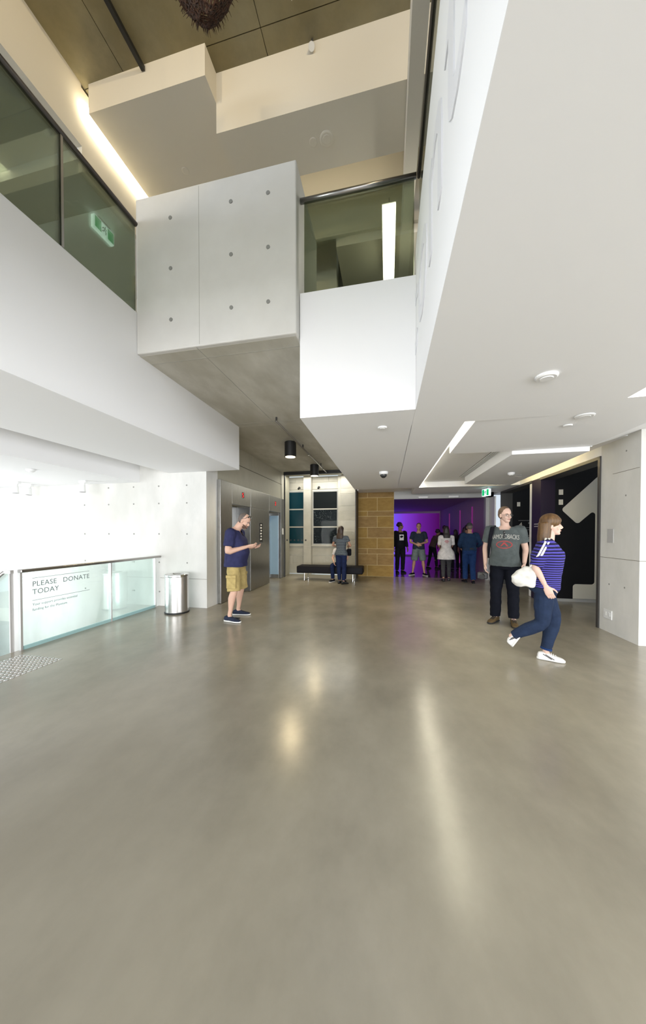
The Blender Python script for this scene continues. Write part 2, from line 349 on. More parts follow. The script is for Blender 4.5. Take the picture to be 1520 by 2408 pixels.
# right-hand wall with two openings
struct(box('wall_right', 3.15, 7.0, 4.70, 5.45, 0.0, 2.77, M['conc_wall']), 'pale concrete pier at the right beside the black opening', 'wall')
wr = bpy.data.objects['wall_right']
box('joint', 3.147, 3.152, 4.70, 5.45, 1.08, 1.086, M['joint'], wr); box('joint', 3.147, 3.152, 4.72, 5.2, 2.28, 2.285, M['joint'], wr)
box('joint', 3.15, 6.0, 4.697, 4.702, 1.08, 1.086, M['joint'], wr)
for y, z in ((4.95, 2.55), (4.95, 1.95), (4.95, 0.7), (5.25, 0.7)):
    MB().lathe([(0.013, 0), (0.013, 0.004)], 10).obj('tie_hole', M['tie'], wr).matrix_local = Matrix.Translation((3.1485, y, z)) @ Matrix.Rotation(PI/2, 4, 'Y')
struct(box('wall_right_header', 3.15, 3.40, 5.45, 10.45, 2.60, 2.95, M['white']), 'white wall strip washed by warm light above the black openings', 'wall')
t = struct(box('door_1', 3.13, 3.42, 5.45, 5.50, 0.0, 2.60, M['darkframe']), 'charcoal frame of the opening that shows the black wall with a large figure', 'door frame')
box('head', 3.13, 3.42, 5.50, 7.34, 2.55, 2.60, M['darkframe'], t)
t = struct(box('wall_right_post', 3.15, 3.42, 7.34, 7.75, 0.0, 2.60, M['purplep']), 'aubergine post between the two black openings', 'wall')
for i, z in enumerate((1.62, 1.57)): box('sign_line', 3.147, 3.15, 7.45, 7.62, z, z+0.02, M['plastic_g'], t)
t = struct(box('door_2', 3.13, 3.42, 9.60, 9.66, 0.0, 2.60, M['darkframe']), 'charcoal frame of the farther opening', 'door frame')
box('head', 3.13, 3.42, 7.75, 9.60, 2.55, 2.60, M['darkframe'], t)
struct(box('trim_white_post', 3.16, 3.30, 7.755, 7.90, 0.0, 2.55, M['white'], bevel=0.02), 'slim white post at the edge of the aubergine post', 'post')

bw = struct(box('wall_black', 3.43, 6.5, 7.42, 7.52, 0.06, 2.95, M['blackp']), 'black wall seen through the opening, bearing a huge cream number one', 'wall')
box('skirting', 3.43, 6.5, 7.40, 7.52, 0.0, 0.06, M['plastic_g'], bw)
def round_poly(pts, rr):
    out = []; n = len(pts)
    for i in range(n):
        p, a, b = Vector(pts[i]), Vector(pts[i-1]), Vector(pts[(i+1) % n]); r = rr[i] if isinstance(rr, (list, tuple)) else rr
        if r <= 0: out.append(tuple(p)); continue
        d1 = (a-p).normalized(); d2 = (b-p).normalized(); ang = d1.angle(d2); k = r/math.tan(ang/2)
        s, e = p+d1*k, p+d2*k; cen = p+(d1+d2).normalized()*(r/math.sin(ang/2))
        a0 = math.atan2(s.y-cen.y, s.x-cen.x); a1 = math.atan2(e.y-cen.y, e.x-cen.x); da = (a1-a0+PI) % (2*PI)-PI
        for j in range(6): t_ = a0+da*j/5; out.append((cen.x+r*math.cos(t_), cen.y+r*math.sin(t_)))
    return out
one = round_poly([(3.57, 1.93), (4.23, 2.60), (4.75, 2.60), (4.75, 0.37), (4.98, 0.37), (4.98, 0.065), (3.80, 0.065), (3.80, 0.37), (4.19, 0.37), (4.19, 1.93), (3.87, 1.62)][::-1],
                 [0.06, 0.06, 0.05, 0, 0.06, 0, 0, 0.06, 0.06, 0.05, 0.06][::-1])
g = MB(); g.prism(one, 'y', 7.414, 7.42); gm = g.obj('number_one', M['signw'], bw)
bm = bmesh.new(); bm.from_mesh(gm.data); bmesh.ops.triangulate(bm, faces=[f_ for f_ in bm.faces if len(f_.verts) > 4]); bmesh.ops.recalc_face_normals(bm, faces=bm.faces); bm.to_mesh(gm.data); bm.free()
for z in (2.24, 2.03): box('sign_plate', 3.52, 3.60, 7.41, 7.42, z, z+0.11, M['signw'], bw)

bw2 = struct(box('wall_black_far', 3.43, 6.5, 9.68, 9.80, 0.06, 2.95, M['blackp']), 'farther black directory wall with fine pale rules and text', 'wall')
box('skirting', 3.43, 6.5, 9.66, 9.80, 0.0, 0.06, M['plastic_g'], bw2)
box('sign_plate', 3.56, 3.64, 9.67, 9.68, 2.18, 2.30, M['signw'], bw2)
for z in (1.78, 1.58, 1.52, 1.36): box('rule', 3.6, 4.4, 9.676, 9.68, z, z+0.007, M['plastic_g'], bw2)
for x, z in ((3.85, 1.72), (3.85, 1.69), (3.85, 1.30), (3.85, 1.26)): box('sign_line', x, x+0.16, 9.676, 9.68, z, z+0.014, M['plastic_g'], bw2)
text_on('sign_number', '4', 0.16, (3.62, 9.676, 1.62), (1, 0, 0), (0, 0, 1), M['signw'], bw2)

# gallery opening and its room
gw = MB(); gw.box(2.93, 3.15, 10.30, 10.50, 0, 2.95); gw.box(0.20, 3.15, 10.30, 10.50, 2.52, 2.80)
struct(gw.obj('wall_gallery_front', M['plastic_g']), 'grey head and reveal of the gallery opening', 'wall')
gl_ = MB(); gl_.box(-1.25, -1.2, 10.5, 24, 0, 3.0); gl_.box(3.14, 3.19, 10.5, 24, 0, 3.0); gl_.box(-1.2, 0.2, 10.5, 10.55, 0, 3.0); gl_.box(-1.25, 3.19, 20.06, 20.2, 0, 3.0)
struct(gl_.obj('wall_gallery', M['gal']), 'side walls of the purple-lit gallery', 'wall')
struct(box('ceiling_gallery', -1.25, 3.2, 10.5, 24, 2.75, 2.9, M['gal']), 'dim purple-lit gallery ceiling', 'ceiling')
m = bpy.data.materials.new('violet_projection'); m.use_nodes = True; nt = m.node_tree; nt.nodes.remove(nt.nodes['Principled BSDF'])
e = nt.nodes.new('ShaderNodeEmission'); tc = nt.nodes.new('ShaderNodeTexCoord'); sp = nt.nodes.new('ShaderNodeSeparateXYZ'); rp = nt.nodes.new('ShaderNodeValToRGB')
nt.links.new(tc.outputs['Generated'], sp.inputs[0]); nt.links.new(sp.outputs['X'], rp.inputs['Fac']); nt.links.new(rp.outputs['Color'], e.inputs[0])
cr = rp.color_ramp; cr.elements[0].position = 0.25; cr.elements[0].color = (0.12, 0.10, 0.85, 1); cr.elements[1].position = 1.0; cr.elements[1].color = (0.055, 0.003, 0.075, 1)
el = cr.elements.new(0.5); el.color = (0.17, 0.035, 0.52, 1); el = cr.elements.new(0.72); el.color = (0.11, 0.012, 0.24, 1)
e.inputs[1].default_value = 1.0; nt.links.new(e.outputs[0], nt.nodes['Material Output'].inputs[0]); M['proj'] = m
tag(box('projection_screen', -1.1, 3.1, 20.0, 20.05, 0.08, 2.62, M['proj']), 'violet projection glowing on the back wall of the gallery', 'screen')
M['pinkled'] = emission('pink_strip', (0.75, 0.10, 0.65), 0.16)
for y, lb in ((12.6, 'nearest'), (14.6, 'middle'), (17.0, 'farthest')):
    t = tag(box('light_tube', 3.10, 3.139, y, y+0.06, 0.1, 2.42, M['pinkled']), '%s of the three pink vertical light strips in the gallery' % lb, 'light', 'pink light strips in the gallery')
area('gallery_lamp', (0.6, 13.0, 2.70), (0.6, 13, 0), 2.0, 4.0, 9, (0.75, 0.12, 0.85))
for x in (0.95, 1.85):
    tag(box('ceiling_fitting', x, x+0.28, 10.22, 10.30, 2.53, 2.58, M['plastic_w']), 'small white fitting above the gallery opening, %s of the pair' % ('left' if x < 1 else 'right'), 'fitting', 'fittings over the gallery')
tag(box('grey_door', 3.02, 3.06, 9.80, 10.30, 0.0, 2.5, M['plastic_w']), 'pale grey door leaf standing open at the gallery entrance', 'door')

# sandstone wall, built of blocks
ss = struct(box('wall_sandstone', -0.965, 0.20, 10.37, 10.75, 0.0, 3.4, M['smortar']), 'golden sandstone block wall beside the purple gallery', 'wall')
def zrow(p, yy=10.35): # image row in the measured crop -> height
    return None
rows_s = [2.93, 2.57, 2.10, 1.92, 1.53, 1.16, 0.785, 0.60, 0.205, -0.19]
rows_s = [(r_+0.19)*(2.93/3.12) for r_ in rows_s]
xj = {1: -0.655, 2: -0.335}
pat = [1, 2, 1, 2, 1, 2, 1, 2, 1]
for i in range(9):
    z1, z0 = rows_s[i], rows_s[i+1]
    x = xj[pat[i]]
    for k, (a, b) in enumerate(((-0.965, x), (x, 0.20))):
        box('stone', a+0.007, b-0.007, 10.362+random.uniform(-0.003, 0.002), 10.372, z0+0.007, z1-0.007, random.choice(M['sand']), ss)
for a, b in ((-0.965, -0.4), (-0.4, 0.20)): box('stone', a+0.006, b-0.006, 10.346, 10.372, 2.936, 3.39, M['sand'][1], ss)

# limestone front behind the glass screen
lf = struct(box('wall_limestone', -3.8, -0.97, 10.62, 10.9, 0.0, 3.4, M['mortar']), 'pale limestone front of the old building behind the glass screen', 'wall')
def stones(x0, x1, zs, y, th=0.02, split=None):
    for i in range(len(zs)-1):
        xs = [x0, x1]
        if split and i % 2: xs = [x0, split, x1]
        for a, b in zip(xs, xs[1:]):
            box('stone', a+0.004, b-0.004, y+random.uniform(-0.003, 0.003), y+th, zs[i]+0.008, zs[i+1]-0.008, random.choice(M['lime']), lf)
stones(-1.55, -0.97, [0, 0.35, 0.68, 1.0, 1.17, 1.5, 1.84, 2.17, 2.34, 2.76, 2.93, 3.4], 10.44, 0.18)
box('bed', -1.545, -0.975, 10.449, 10.62, 0, 3.4, M['mortar'], lf); box('bed', -2.855, -2.595, 10.429, 10.62, 0, 3.4, M['mortar'], lf)
box('pier', -1.66, -1.55, 10.50, 10.62, 0, 3.4, M['lime'][1], lf)
stones(-2.86, -2.59, [0, 0.98, 2.9, 3.4], 10.42, 0.2)
stones(-2.59, -1.66, [0, 0.32, 0.64, 0.99], 10.60, 0.02, -2.1); stones(-2.59, -1.66, [2.95, 3.2, 3.4], 10.60, 0.02, -2.0)
stones(-3.8, -2.86, [0, 0.32, 0.64, 0.99], 10.60, 0.02, -3.3); stones(-3.8, -2.86, [2.95, 3.2, 3.4], 10.60, 0.02, -3.2)
def sash(name, x0, x1, gm, gm2, lab):
    t = struct(box(name, x0, x1, 10.592, 10.618, 1.02, 2.90, M['plastic_g']), lab, 'window')
    for k, (z0, z1) in enumerate(((1.06, 1.62), (1.655, 2.24), (2.285, 2.86))):
        box('pane', x0+0.03, x1-0.03, 10.585, 10.594, z0, z1, gm2 if k < 2 else gm, t)
    for z in (1.62, 2.24): box('glazing_bar', x0+0.01, x1-0.01, 10.578, 10.594, z, z+0.04, M['lime'][2], t)
    box('sill', x0-0.04, x1+0.04, 10.54, 10.62, 0.97, 1.02, M['lime'][2], t)
speck = principled('speckled_window', (0.012, 0.016, 0.02), 0.5, spec=0.05); nt = speck.node_tree
vo = nt.nodes.new('ShaderNodeTexVoronoi'); vo.inputs['Scale'].default_value = 26; tc = nt.nodes.new('ShaderNodeTexCoord'); nt.links.new(tc.outputs['Object'], vo.inputs['Vector'])
rp = nt.nodes.new('ShaderNodeValToRGB'); rp.color_ramp.elements[0].position = 0.10; rp.color_ramp.elements[0].color = (0.35, 0.4, 0.42, 1); rp.color_ramp.elements[1].position = 0.2; rp.color_ramp.elements[1].color = (0.012, 0.016, 0.02, 1)
nt.links.new(vo.outputs['Distance'], rp.inputs['Fac']); nt.links.new(rp.outputs['Color'], nt.nodes['Principled BSDF'].inputs['Base Color'])
sash('window_1', -3.72, -2.88, M['wglass'], M['wglass'], 'blue-dark sash window of the limestone front, next to the lifts')
sash('window_2', -2.57, -1.68, M['wglass2'], speck, 'dark speckled sash window of the limestone front, behind the bench')

t = struct(box('window_3', -3.30, -0.97, 9.655, 9.667, 0.03, 3.30, M['g_wall']), 'frameless glass screen with a row of black dots before the limestone front', 'glass screen')
box('frame', -3.30, -3.27, 9.63, 9.69, 0, 3.30, M['black'], t); box('frame', -3.30, -0.88, 9.60, 9.72, 3.30, 3.40, M['black'], t); box('frame', -0.985, -0.955, 9.63, 10.36, 0, 3.40, M['darkframe'], t)
for i in range(6):
    MB().lathe([(0.028, 0), (0.028, 0.002)], 12).obj('dot', M['black'], t).matrix_local = Matrix.Translation((-3.20+i*0.125, 9.6545, 1.20)) @ Matrix.Rotation(PI/2, 4, 'X')
MB().lathe([(0.028, 0), (0.028, 0.002)], 12).obj('dot', M['black'], t).matrix_local = Matrix.Translation((-1.2, 9.6545, 1.20)) @ Matrix.Rotation(PI/2, 4, 'X')
for x in (-3.02, -2.32):
    t = empty('security_camera', (x, 10.45, 2.98)); tag(t, 'small dark camera above the %s sash window' % ('blue' if x < -3 else 'speckled'), 'camera')
    MB().tube([(0, 0.14, 0.03), (0, 0, 0.03)], 0.012).obj('arm', M['black'], t); MB().tube([(0, 0.02, 0.02), (0.0, -0.10, -0.03)], [0.045, 0.03]).obj('housing', M['black'], t)

# upper level: concrete ceiling and white bulkheads
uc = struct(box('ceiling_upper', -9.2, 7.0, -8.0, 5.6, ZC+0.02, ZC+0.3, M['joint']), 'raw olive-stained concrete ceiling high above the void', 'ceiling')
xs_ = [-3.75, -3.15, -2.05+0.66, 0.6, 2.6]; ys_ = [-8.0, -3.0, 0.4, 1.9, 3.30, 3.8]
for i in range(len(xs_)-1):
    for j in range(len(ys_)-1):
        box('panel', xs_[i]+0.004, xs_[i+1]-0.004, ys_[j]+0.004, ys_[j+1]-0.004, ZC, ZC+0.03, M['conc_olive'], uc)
ub = MB(); ub.box(-3.95, -3.745, -8.0, 3.25, 6.26, ZC)
struct(ub.obj('trim_bulkhead_left', M['cream']), 'cream bulkhead running along the left edge of the upper void', 'bulkhead')
struct(box('trim_bulkhead_mid', -3.66, -2.055, 3.27, 4.7, 6.66, ZC, M['cream']), 'shorter cream bulkhead in the corner of the upper void', 'bulkhead')
struct(box('trim_bulkhead_far', -2.055, 2.6, 3.51, 4.15, 6.30, ZC, M['cream']), 'long cream bulkhead across the upper void over the concrete block', 'bulkhead')
struct(box('trim_beam', 0.19, 0.335, -8.0, 6.0, 5.90, 6.29, M['cream']), 'narrow ceiling beam running away above the glass corner', 'beam')
# upper corridor behind the left balustrade
uw = MB(); uw.box(-6.2, -6.0, 0.8, 5.6, ZU, 7.0); uw.box(-6.0, -0.88, 5.4, 5.6, ZU, 7.0)
struct(uw.obj('wall_upper', M['cream']), 'walls of the upper corridor behind the balustrade', 'wall')
struct(MB().box(-6.0, -3.95, 0.8, 3.25, 6.265, 6.5).box(-6.0, -3.80, 3.25, 5.4, 6.12, 6.3).obj('ceiling_corridor', M['white']), 'soffit of the upper corridor behind green glass', 'ceiling')
struct(box('wall_cove', -3.80, -3.745, 3.25, 5.4, 5.95, 6.98, M['cream']), 'cream cove side washed by the bright light slot', 'wall')
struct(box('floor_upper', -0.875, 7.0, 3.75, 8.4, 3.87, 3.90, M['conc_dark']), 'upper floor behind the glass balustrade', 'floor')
t = empty('cove_light', (-3.66, 3.98, 6.70)); tag(t, 'bright warm cove light slot beside the corner bulkhead of the upper void', 'light')
MB().box(-0.014, -0.006, -0.70, 0.7, -0.02, 0.05).obj('led_strip', M['led_up'], t); MB().box(-0.006, 0.0, -0.70, 0.71, -0.025, 0.055).obj('housing', M['plastic_w'], t)
# rooms past the front balustrade
struct(MB().box(-2.0, 2.6, 4.75, 4.80, 5.98, ZC).box(-0.79, 2.6, 4.80, 6.8, 5.85, 6.1).obj('trim_bulkhead_rear', M['cream']), 'cream recess and lowered soffit behind the front balustrade', 'bulkhead')
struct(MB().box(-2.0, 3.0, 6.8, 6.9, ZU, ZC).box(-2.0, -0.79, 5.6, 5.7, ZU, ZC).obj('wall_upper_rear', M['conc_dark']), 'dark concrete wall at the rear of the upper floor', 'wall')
t = empty('pendant_light', (0.005, 4.70, 5.60)); tag(t, 'bright linear pendant light behind the front glass balustrade', 'light')
MB().box(-0.085, 0.085, -0.58, 0.58, 0, 0.05).obj('diffuser', M['led_pend'], t)
MB().box(-0.09, 0.09, -0.59, 0.59, 0.05, 0.06).obj('housing', M['plastic_w'], t)
for y in (-0.45, 0.45): MB().tube([(0, y, 0.06), (0, y, 0.26)], 0.004, 6).obj('wire', M['black'], t)
t = empty('pendant_light', (0.52, 4.60, 5.60)); tag(t, 'second linear pendant light, mostly hidden behind the white fascia', 'light')
MB().box(-0.085, 0.085, -0.45, 0.45, 0, 0.05).obj('diffuser', M['led_pend'], t)
MB().box(-0.09, 0.09, -0.46, 0.46, 0.05, 0.06).obj('housing', M['plastic_w'], t)
for y in (-0.35, 0.35): MB().tube([(0, y, 0.06), (0, y, 0.26)], 0.004, 6).obj('wire', M['black'], t)

struct(MB().box(-60, 60, -60, -8.2, -0.4, -0.2).box(-60, -8.6, -8.2, 40, -3.6, -3.3).obj('ground', M['conc_wall']), 'paving outside the glazed front', 'ground')
struct(box('light_block_slab', -9.2, 0.30, -8.0, -1.0, ZS, 3.86, M['white']), 'unseen white slab added behind the viewer to shade the upper soffits', 'ceiling')  # unseen slab, added to keep window light off the upper soffits
# enclosing shell behind the camera (seen only in reflections): glazed front, piers, back walls
struct(MB().box(-9.2, 7.0, -8.2, -8.0, 6.6, 7.3).box(6.8, 7.0, -8.0, 4.7, 2.7, 7.3).box(6.8, 7.0, 2.5, 4.7, 0, 2.7).box(-9.4, -9.2, -8.0, 5.6, 6.6, 7.3).box(-9.4, -9.2, 1.0, 5.6, 4.2, 6.6).box(-9.4, -9.2, 5.2, 5.8, -3.2, 4.2).obj('wall_rear', M['white']), 'white walls of the foyer behind the viewer', 'wall')
wf = struct(MB().box(-9.2, 7.0, -8.06, -8.0, 0, 0.1).box(-9.2, 7.0, -8.06, -8.0, 3.85, 3.95).obj('window_4', M['darkframe']), 'glazed entrance front behind the viewer', 'window')
for i in range(8): box('mullion', -8.0+i*2.0, -7.94+i*2.0, -8.06, -8.0, 0.1, 3.85, M['darkframe'], wf)
wf = struct(MB().box(-9.26, -9.2, -8.0, 5.0, -3.0, -2.9).box(-9.26, -9.2, -8.0, 5.0, 4.1, 4.2).obj('window_5', M['darkframe']), 'tall glazing of the street side beside the stair', 'window')
for i in range(7): box('mullion', -9.26, -9.2, -7.9+i*2.0, -7.84+i*2.0, -2.9, 4.1, M['darkframe'], wf)

# ------------------------------------------------------------------ balustrades
t = empty('glass_balustrade', (-4.41, 4.1, 0)); tag(t, 'low glass balustrade with steel rail along the stair, lettered for donations', 'balustrade')
MB().box(-0.035, 0.035, 2.955-4.1, 5.345-4.1, 0.955, 0.995).obj('handrail', M['steel_d'], t, bevel=0.008)
for k, (y0, y1) in enumerate(((2.99, 4.22), (4.25, 5.20))):
    p = MB().box(-0.008, 0.008, y0-4.1, y1-4.1, 0.02, 0.955).obj('glass_panel', M['g_low'], t)
    MB().box(-0.010, 0.010, y0-4.1, y1-4.1, 0.0, 0.045).obj('glass_edge', M['g_edge'], p)
for y in (2.965, 4.235, 5.22): MB().box(-0.018, 0.018, y-0.012-4.1, y+0.012-4.1, 0, 0.956).obj('post', M['steel_p'], t)
gp = t
def on_glass(name, body, size, y, z, spacing=1.0):
    return text_on(name, body, size, (0.0095, y-4.1, z), (0, 1, 0), (0, 0, 1), M['text_d'], gp, 0.0004, spacing=spacing)
on_glass('lettering', 'PLEASE', 0.092, 3.09, 0.765, 1.05); on_glass('lettering', 'DONATE', 0.092, 3.47, 0.765, 1.05); on_glass('lettering', 'TODAY', 0.092, 3.09, 0.665, 1.05)
for z, y1 in ((0.868, 3.86), (0.585, 3.86)): MB().box(0.0095, 0.0100, 3.09-4.1, y1-4.1, z, z+0.005).obj('rule', M['text_d'], gp)
on_glass('lettering', 'Your support provides essential', 0.045, 3.09, 0.52); on_glass('lettering', 'funding for the Museum', 0.045, 3.09, 0.455)

t = empty('stair_balustrade', (-4.41, 2.9, 0)); tag(t, 'glass side of the descending stair with a sloping steel rail', 'balustrade')
MB().box(-0.13, 0.0, -0.035, 0.0, 0.955, 0.995).obj('handrail', M['steel_p'], t)
MB().tube([(-0.11, -0.02, 0.975), (-2.6, -0.02, -0.62)], 0.02, 10).obj('sloping_rail', M['steel_d'], t, smooth=True)
MB().add([(-0.06, -0.008, 0.0), (-0.06, -0.008, 0.95), (-0.12, -0.008, 0.95), (-2.6, -0.008, -0.65), (-2.6, -0.008, -1.7), (-0.06, 0.008, 0.0), (-0.06, 0.008, 0.95), (-0.12, 0.008, 0.95), (-2.6, 0.008, -0.65), (-2.6, 0.008, -1.7)],
         [(0, 1, 2, 3, 4), (9, 8, 7, 6, 5), (0, 5, 6, 1), (1, 6, 7, 2), (2, 7, 8, 3), (3, 8, 9, 4), (4, 9, 5, 0)]).obj('glass_panel', M['g_low'], t)
MB().box(-0.05, -0.035, -0.02, 0.02, 0, 0.955).obj('post', M['steel_p'], t)
t = empty('staircase', (-4.46, 2.0, 0)); tag(t, 'concrete stair going down beside the tactile studs', 'stairs')
for i in range(11): MB().box(-0.30*(i+1), -0.30*i, -0.75, 0.85, -0.17*(i+1)-0.2, -0.17*(i+1)).obj('step', M['floor'], t)

t = empty('tactile_paving', (-3.95, 2.4, 0)); tag(t, 'patch of steel tactile studs on the floor at the stair head', 'tactile paving')
sm = MB().lathe([(0.0185, 0.0), (0.0165, 0.004), (0.011, 0.006)], 12); sd = sm.obj('stud', M['steelstud'], t, smooth=False)
first = True
base_me = bpy.data.objects[sd.name].data
for i in range(12):
    for j in range(20):
        if first: s_ = sd; first = False
        else:
            s_ = sd.copy(); COL.objects.link(s_)
        s_.location = (-4.225+0.0515*i+3.95, 2.845-0.0515*j-2.4, 0.0)

t = empty('glass_balustrade', (-2.70, 2.0, ZU)); tag(t, 'green glass balustrade with dark handrail along the upper left balcony', 'balustrade')
MB().tube([(0, -2.0, 0.945), (0, 0.95, 0.945)], 0.026, 12).obj('handrail', M['rail_d'], t, smooth=True)
for k, (y0, y1) in enumerate(((-1.0, -0.15), (-0.135, 0.205), (0.225, 0.93))): pass
for y0, y1 in ((0.9, 2.145), (2.165, 2.93)): MB().box(-0.008, 0.008, y0-2, y1-2, 0.0, 0.925).obj('glass_panel', M['g_up'], t)
MB().box(-0.012, 0.012, 2.145-2, 2.165-2, 0, 0.93).obj('post', M['steel_d'], t)
t = empty('glass_balustrade', (-0.3, 3.09, ZU)); tag(t, 'green glass balustrade with steel handrail right of the concrete block', 'balustrade')
MB().tube([(-0.575, 0.0, 0.945), (0.555, 0.0, 0.945)], 0.026, 12).obj('handrail', M['steel_d'], t, smooth=True)
MB().box(-0.535, 0.535, -0.008, 0.008, 0.0, 0.925).obj('glass_panel', M['g_up'], t); t = empty('glass_balustrade', (0.285, 0.5, 4.22)); tag(t, 'glass balustrade with dark handrail on top of the white fascia', 'balustrade')
MB().tube([(0, -8.0, 0.585), (0, 2.60, 0.585)], 0.026, 12).obj('handrail', M['rail_d'], t, smooth=True)
for k in range(3): MB().box(-0.008, 0.008, -1.4+k*1.32, -0.1+k*1.32, 0.0, 0.565).obj('glass_panel', M['g_up'], t)

# ------------------------------------------------------------------ lifts
t = empty('lift_front', (-3.30, 5.72, 0)); tag(t, 'stainless steel surround of two lifts with red floor displays', 'lift')
def lbox(n, y0, y1, z0, z1, x0=-0.08, x1=0.0, m='steel', par=None, bev=0.003):
    return MB().box(x0, x1, y0-5.72, y1-5.72, z0, z1).obj(n, M[m], par or t, bevel=bev)
lbox('side_panel', 5.72, 6.20, 0.01, 2.52, -0.07)
h1 = lbox('header_panel', 6.205, 7.14, 2.07, 2.52); lbox('header_panel', 7.145, 8.36, 2.07, 2.52); h2 = lbox('header_panel', 8.365, 9.34, 2.07, 2.52)
cp = lbox('centre_panel', 7.145, 8.36, 0.01, 2.065)
lbox('side_panel', 9.345, 9.62, 0.01, 2.52, -0.08)
lbox('jamb', 7.10, 7.145, 0.01, 2.065, -0.40, 0.0); lbox('jamb', 6.20, 6.22, 0.01, 2.065, -0.40, -0.07)
lbox('jamb', 9.345, 9.36, 0.01, 2.065, -0.40, -0.08); lbox('jamb', 8.34, 8.36, 0.01, 2.065, -0.40, -0.08)
for y0, y1 in ((6.22, 7.10), (8.36, 9.345)):
    mid = (y0+y1)/2
    for a, b in ((y0, mid-0.002), (mid+0.002, y1)): lbox('door', a, b, 0.01, 2.08, -0.40, -0.36)
for hp, y in ((h1, 6.72), (h2, 8.86)):
    lbox('display', y-0.05, y+0.05, 2.25, 2.38, 0.0, 0.004, 'black', hp, 0)
for hp, y, ch in ((h1, 6.72, '5'), (h2, 8.86, '2')):
    text_on('digit', ch, 0.15, (0.0045, y-5.72-0.045, 2.262), (0, 1, 0), (0, 0, 1), M['red'], hp, 0.001)
bp_ = lbox('call_panel', 7.66, 7.86, 1.20, 1.70, 0.0, 0.006, 'black', cp, 0)
for i in range(6): lbox('symbol', 7.70+0.02*(i % 2), 7.80, 1.25+0.075*i, 1.29+0.075*i, 0.006, 0.008, 'plastic_w', cp, 0)
M['blue_reflection'] = principled('painted_sky_reflection', (0.42, 0.62, 0.80), 0.3, 0.3)  # sky reflection on the lift jamb, painted as a pale blue panel
lbox('painted_reflection', 9.335, 9.345, 0.12, 1.98, -0.36, -0.085, 'blue_reflection')
lbox('switch_plate', 9.47, 9.56, 1.38, 1.58, 0.0, 0.008, 'plastic_w')

# ------------------------------------------------------------------ ceiling fittings
for x, y, lab in ((-2.06, 6.45, 'nearer of two black cylinder downlights under the concrete soffit'), (-2.07, 8.75, 'farther of two black cylinder downlights under the concrete soffit')):
    t = empty('downlight', (x, y, 3.08)); tag(t, lab, 'lamp', 'black cylinder downlights')
    MB().lathe([(0.115, 0.0), (0.125, 0.0), (0.125, 0.31), (0.115, 0.318)], 28).obj('cylinder', M['black'], t, smooth=False)
    MB().lathe([(0.108, 0.0), (0.108, 0.008)], 24, (0, 0, -0.006)).obj('lens', M['lens'], t)
    l = bpy.data.lights.new('downlight_beam', 'SPOT'); l.energy = 80; l.color = (1, 0.80, 0.48); l.spot_size = R(150); l.spot_blend = 0.6; l.shadow_soft_size = 0.09
    lo = bpy.data.objects.new('downlight_beam', l); COL.objects.link(lo); lo.location = (0, 0, -0.03); lo.parent = t
t = empty('sprinkler_pipe', (-1.85, 5.0, 3.33)); tag(t, 'thin steel sprinkler pipe hung under the concrete soffit', 'pipe')
MB().tube([(0, 0, 0), (-0.03, 4.75, 0)], 0.018, 8).obj('pipe', M['steel_d'], t, smooth=True)
for y in (0.02, 1.7, 3.6): MB().box(-0.012, 0.012, y-0.012, y+0.012, 0, 0.07).obj('bracket', M['darkframe'], t)
for y in (2.2, 3.9): MB().tube([(0, y, 0), (0, y, -0.05)], [0.012, 0.02], 8).obj('nozzle', M['steel_b'], t)

def disc(name, x, y, z, r, h, lab, cat, mat='plastic_w', inner=None):
    t = empty(name, (x, y, z)); tag(t, lab, cat)
    MB().lathe([(r*0.85, -h), (r, -h*0.6), (r, 0)], 24).obj('rim', M[mat], t)
    if inner: MB().lathe([(r*0.55, -h*1.25), (r*0.6, -h)], 20).obj('cover', M[inner], t)
    return t
disc('ceiling_speaker', 1.15, 2.61, 2.61, 0.075, 0.02, 'round white ceiling disc nearest the viewer, on the right ceiling', 'ceiling fitting', inner='plastic_w')
disc('ceiling_speaker', 1.93, 3.60, 2.618, 0.085, 0.012, 'wide flat white disc on the sloping part of the ceiling', 'ceiling fitting', inner='plastic_w')
disc('sprinkler_plate', 1.92, 3.88, 2.618, 0.045, 0.012, 'small flat disc just behind the wide one on the sloping ceiling', 'ceiling fitting')
disc('smoke_detector', -0.06, 3.51, 2.61, 0.05, 0.015, 'flat white detector on the ceiling of the boxed balcony', 'detector', inner='plastic_w')
disc('smoke_detector', 2.27, 6.45, 2.57, 0.06, 0.04, 'white smoke detector on the dropped ceiling panel', 'detector', inner='plastic_w')
disc('smoke_detector', -5.55, 3.9, 2.45, 0.06, 0.035, 'white smoke detector on the low soffit above the stair', 'detector', inner='plastic_w')
disc('ceiling_speaker', -0.75, 3.83, 6.30, 0.085, 0.012, 'pale round speaker under the long upper bulkhead', 'ceiling fitting', 'cream', 'cream')
disc('ceiling_speaker', -0.92, 3.83, 6.30, 0.05, 0.006, 'faint small disc next to the pale round speaker under the upper bulkhead', 'ceiling fitting', 'cream')
disc('ceiling_speaker', -2.87, 4.06, 6.66, 0.05, 0.006, 'faint disc under the corner bulkhead of the upper void', 'ceiling fitting', 'cream')
for x, y in ((2.42, 6.7), (2.50, 6.9)): tag(box('vent_slot', x, x+0.12, y, y+0.02, 2.566, 2.572, M['plastic_g']), 'thin slot on the dropped panel %s the smoke detector' % ('just behind' if y < 6.8 else 'farther behind'), 'vent')
t = empty('dome_camera', (-0.08, 6.1, 2.61)); tag(t, 'white dome security camera with smoked half globe under the ceiling', 'camera')
MB().lathe([(0.07, -0.05), (0.085, -0.035), (0.085, 0.0)], 24).obj('base', M['plastic_w'], t)
MB().ell((0, 0, -0.055), (0.062, 0.062, 0.062), 18, 10).obj('dome', M['dome'], t, smooth=True)
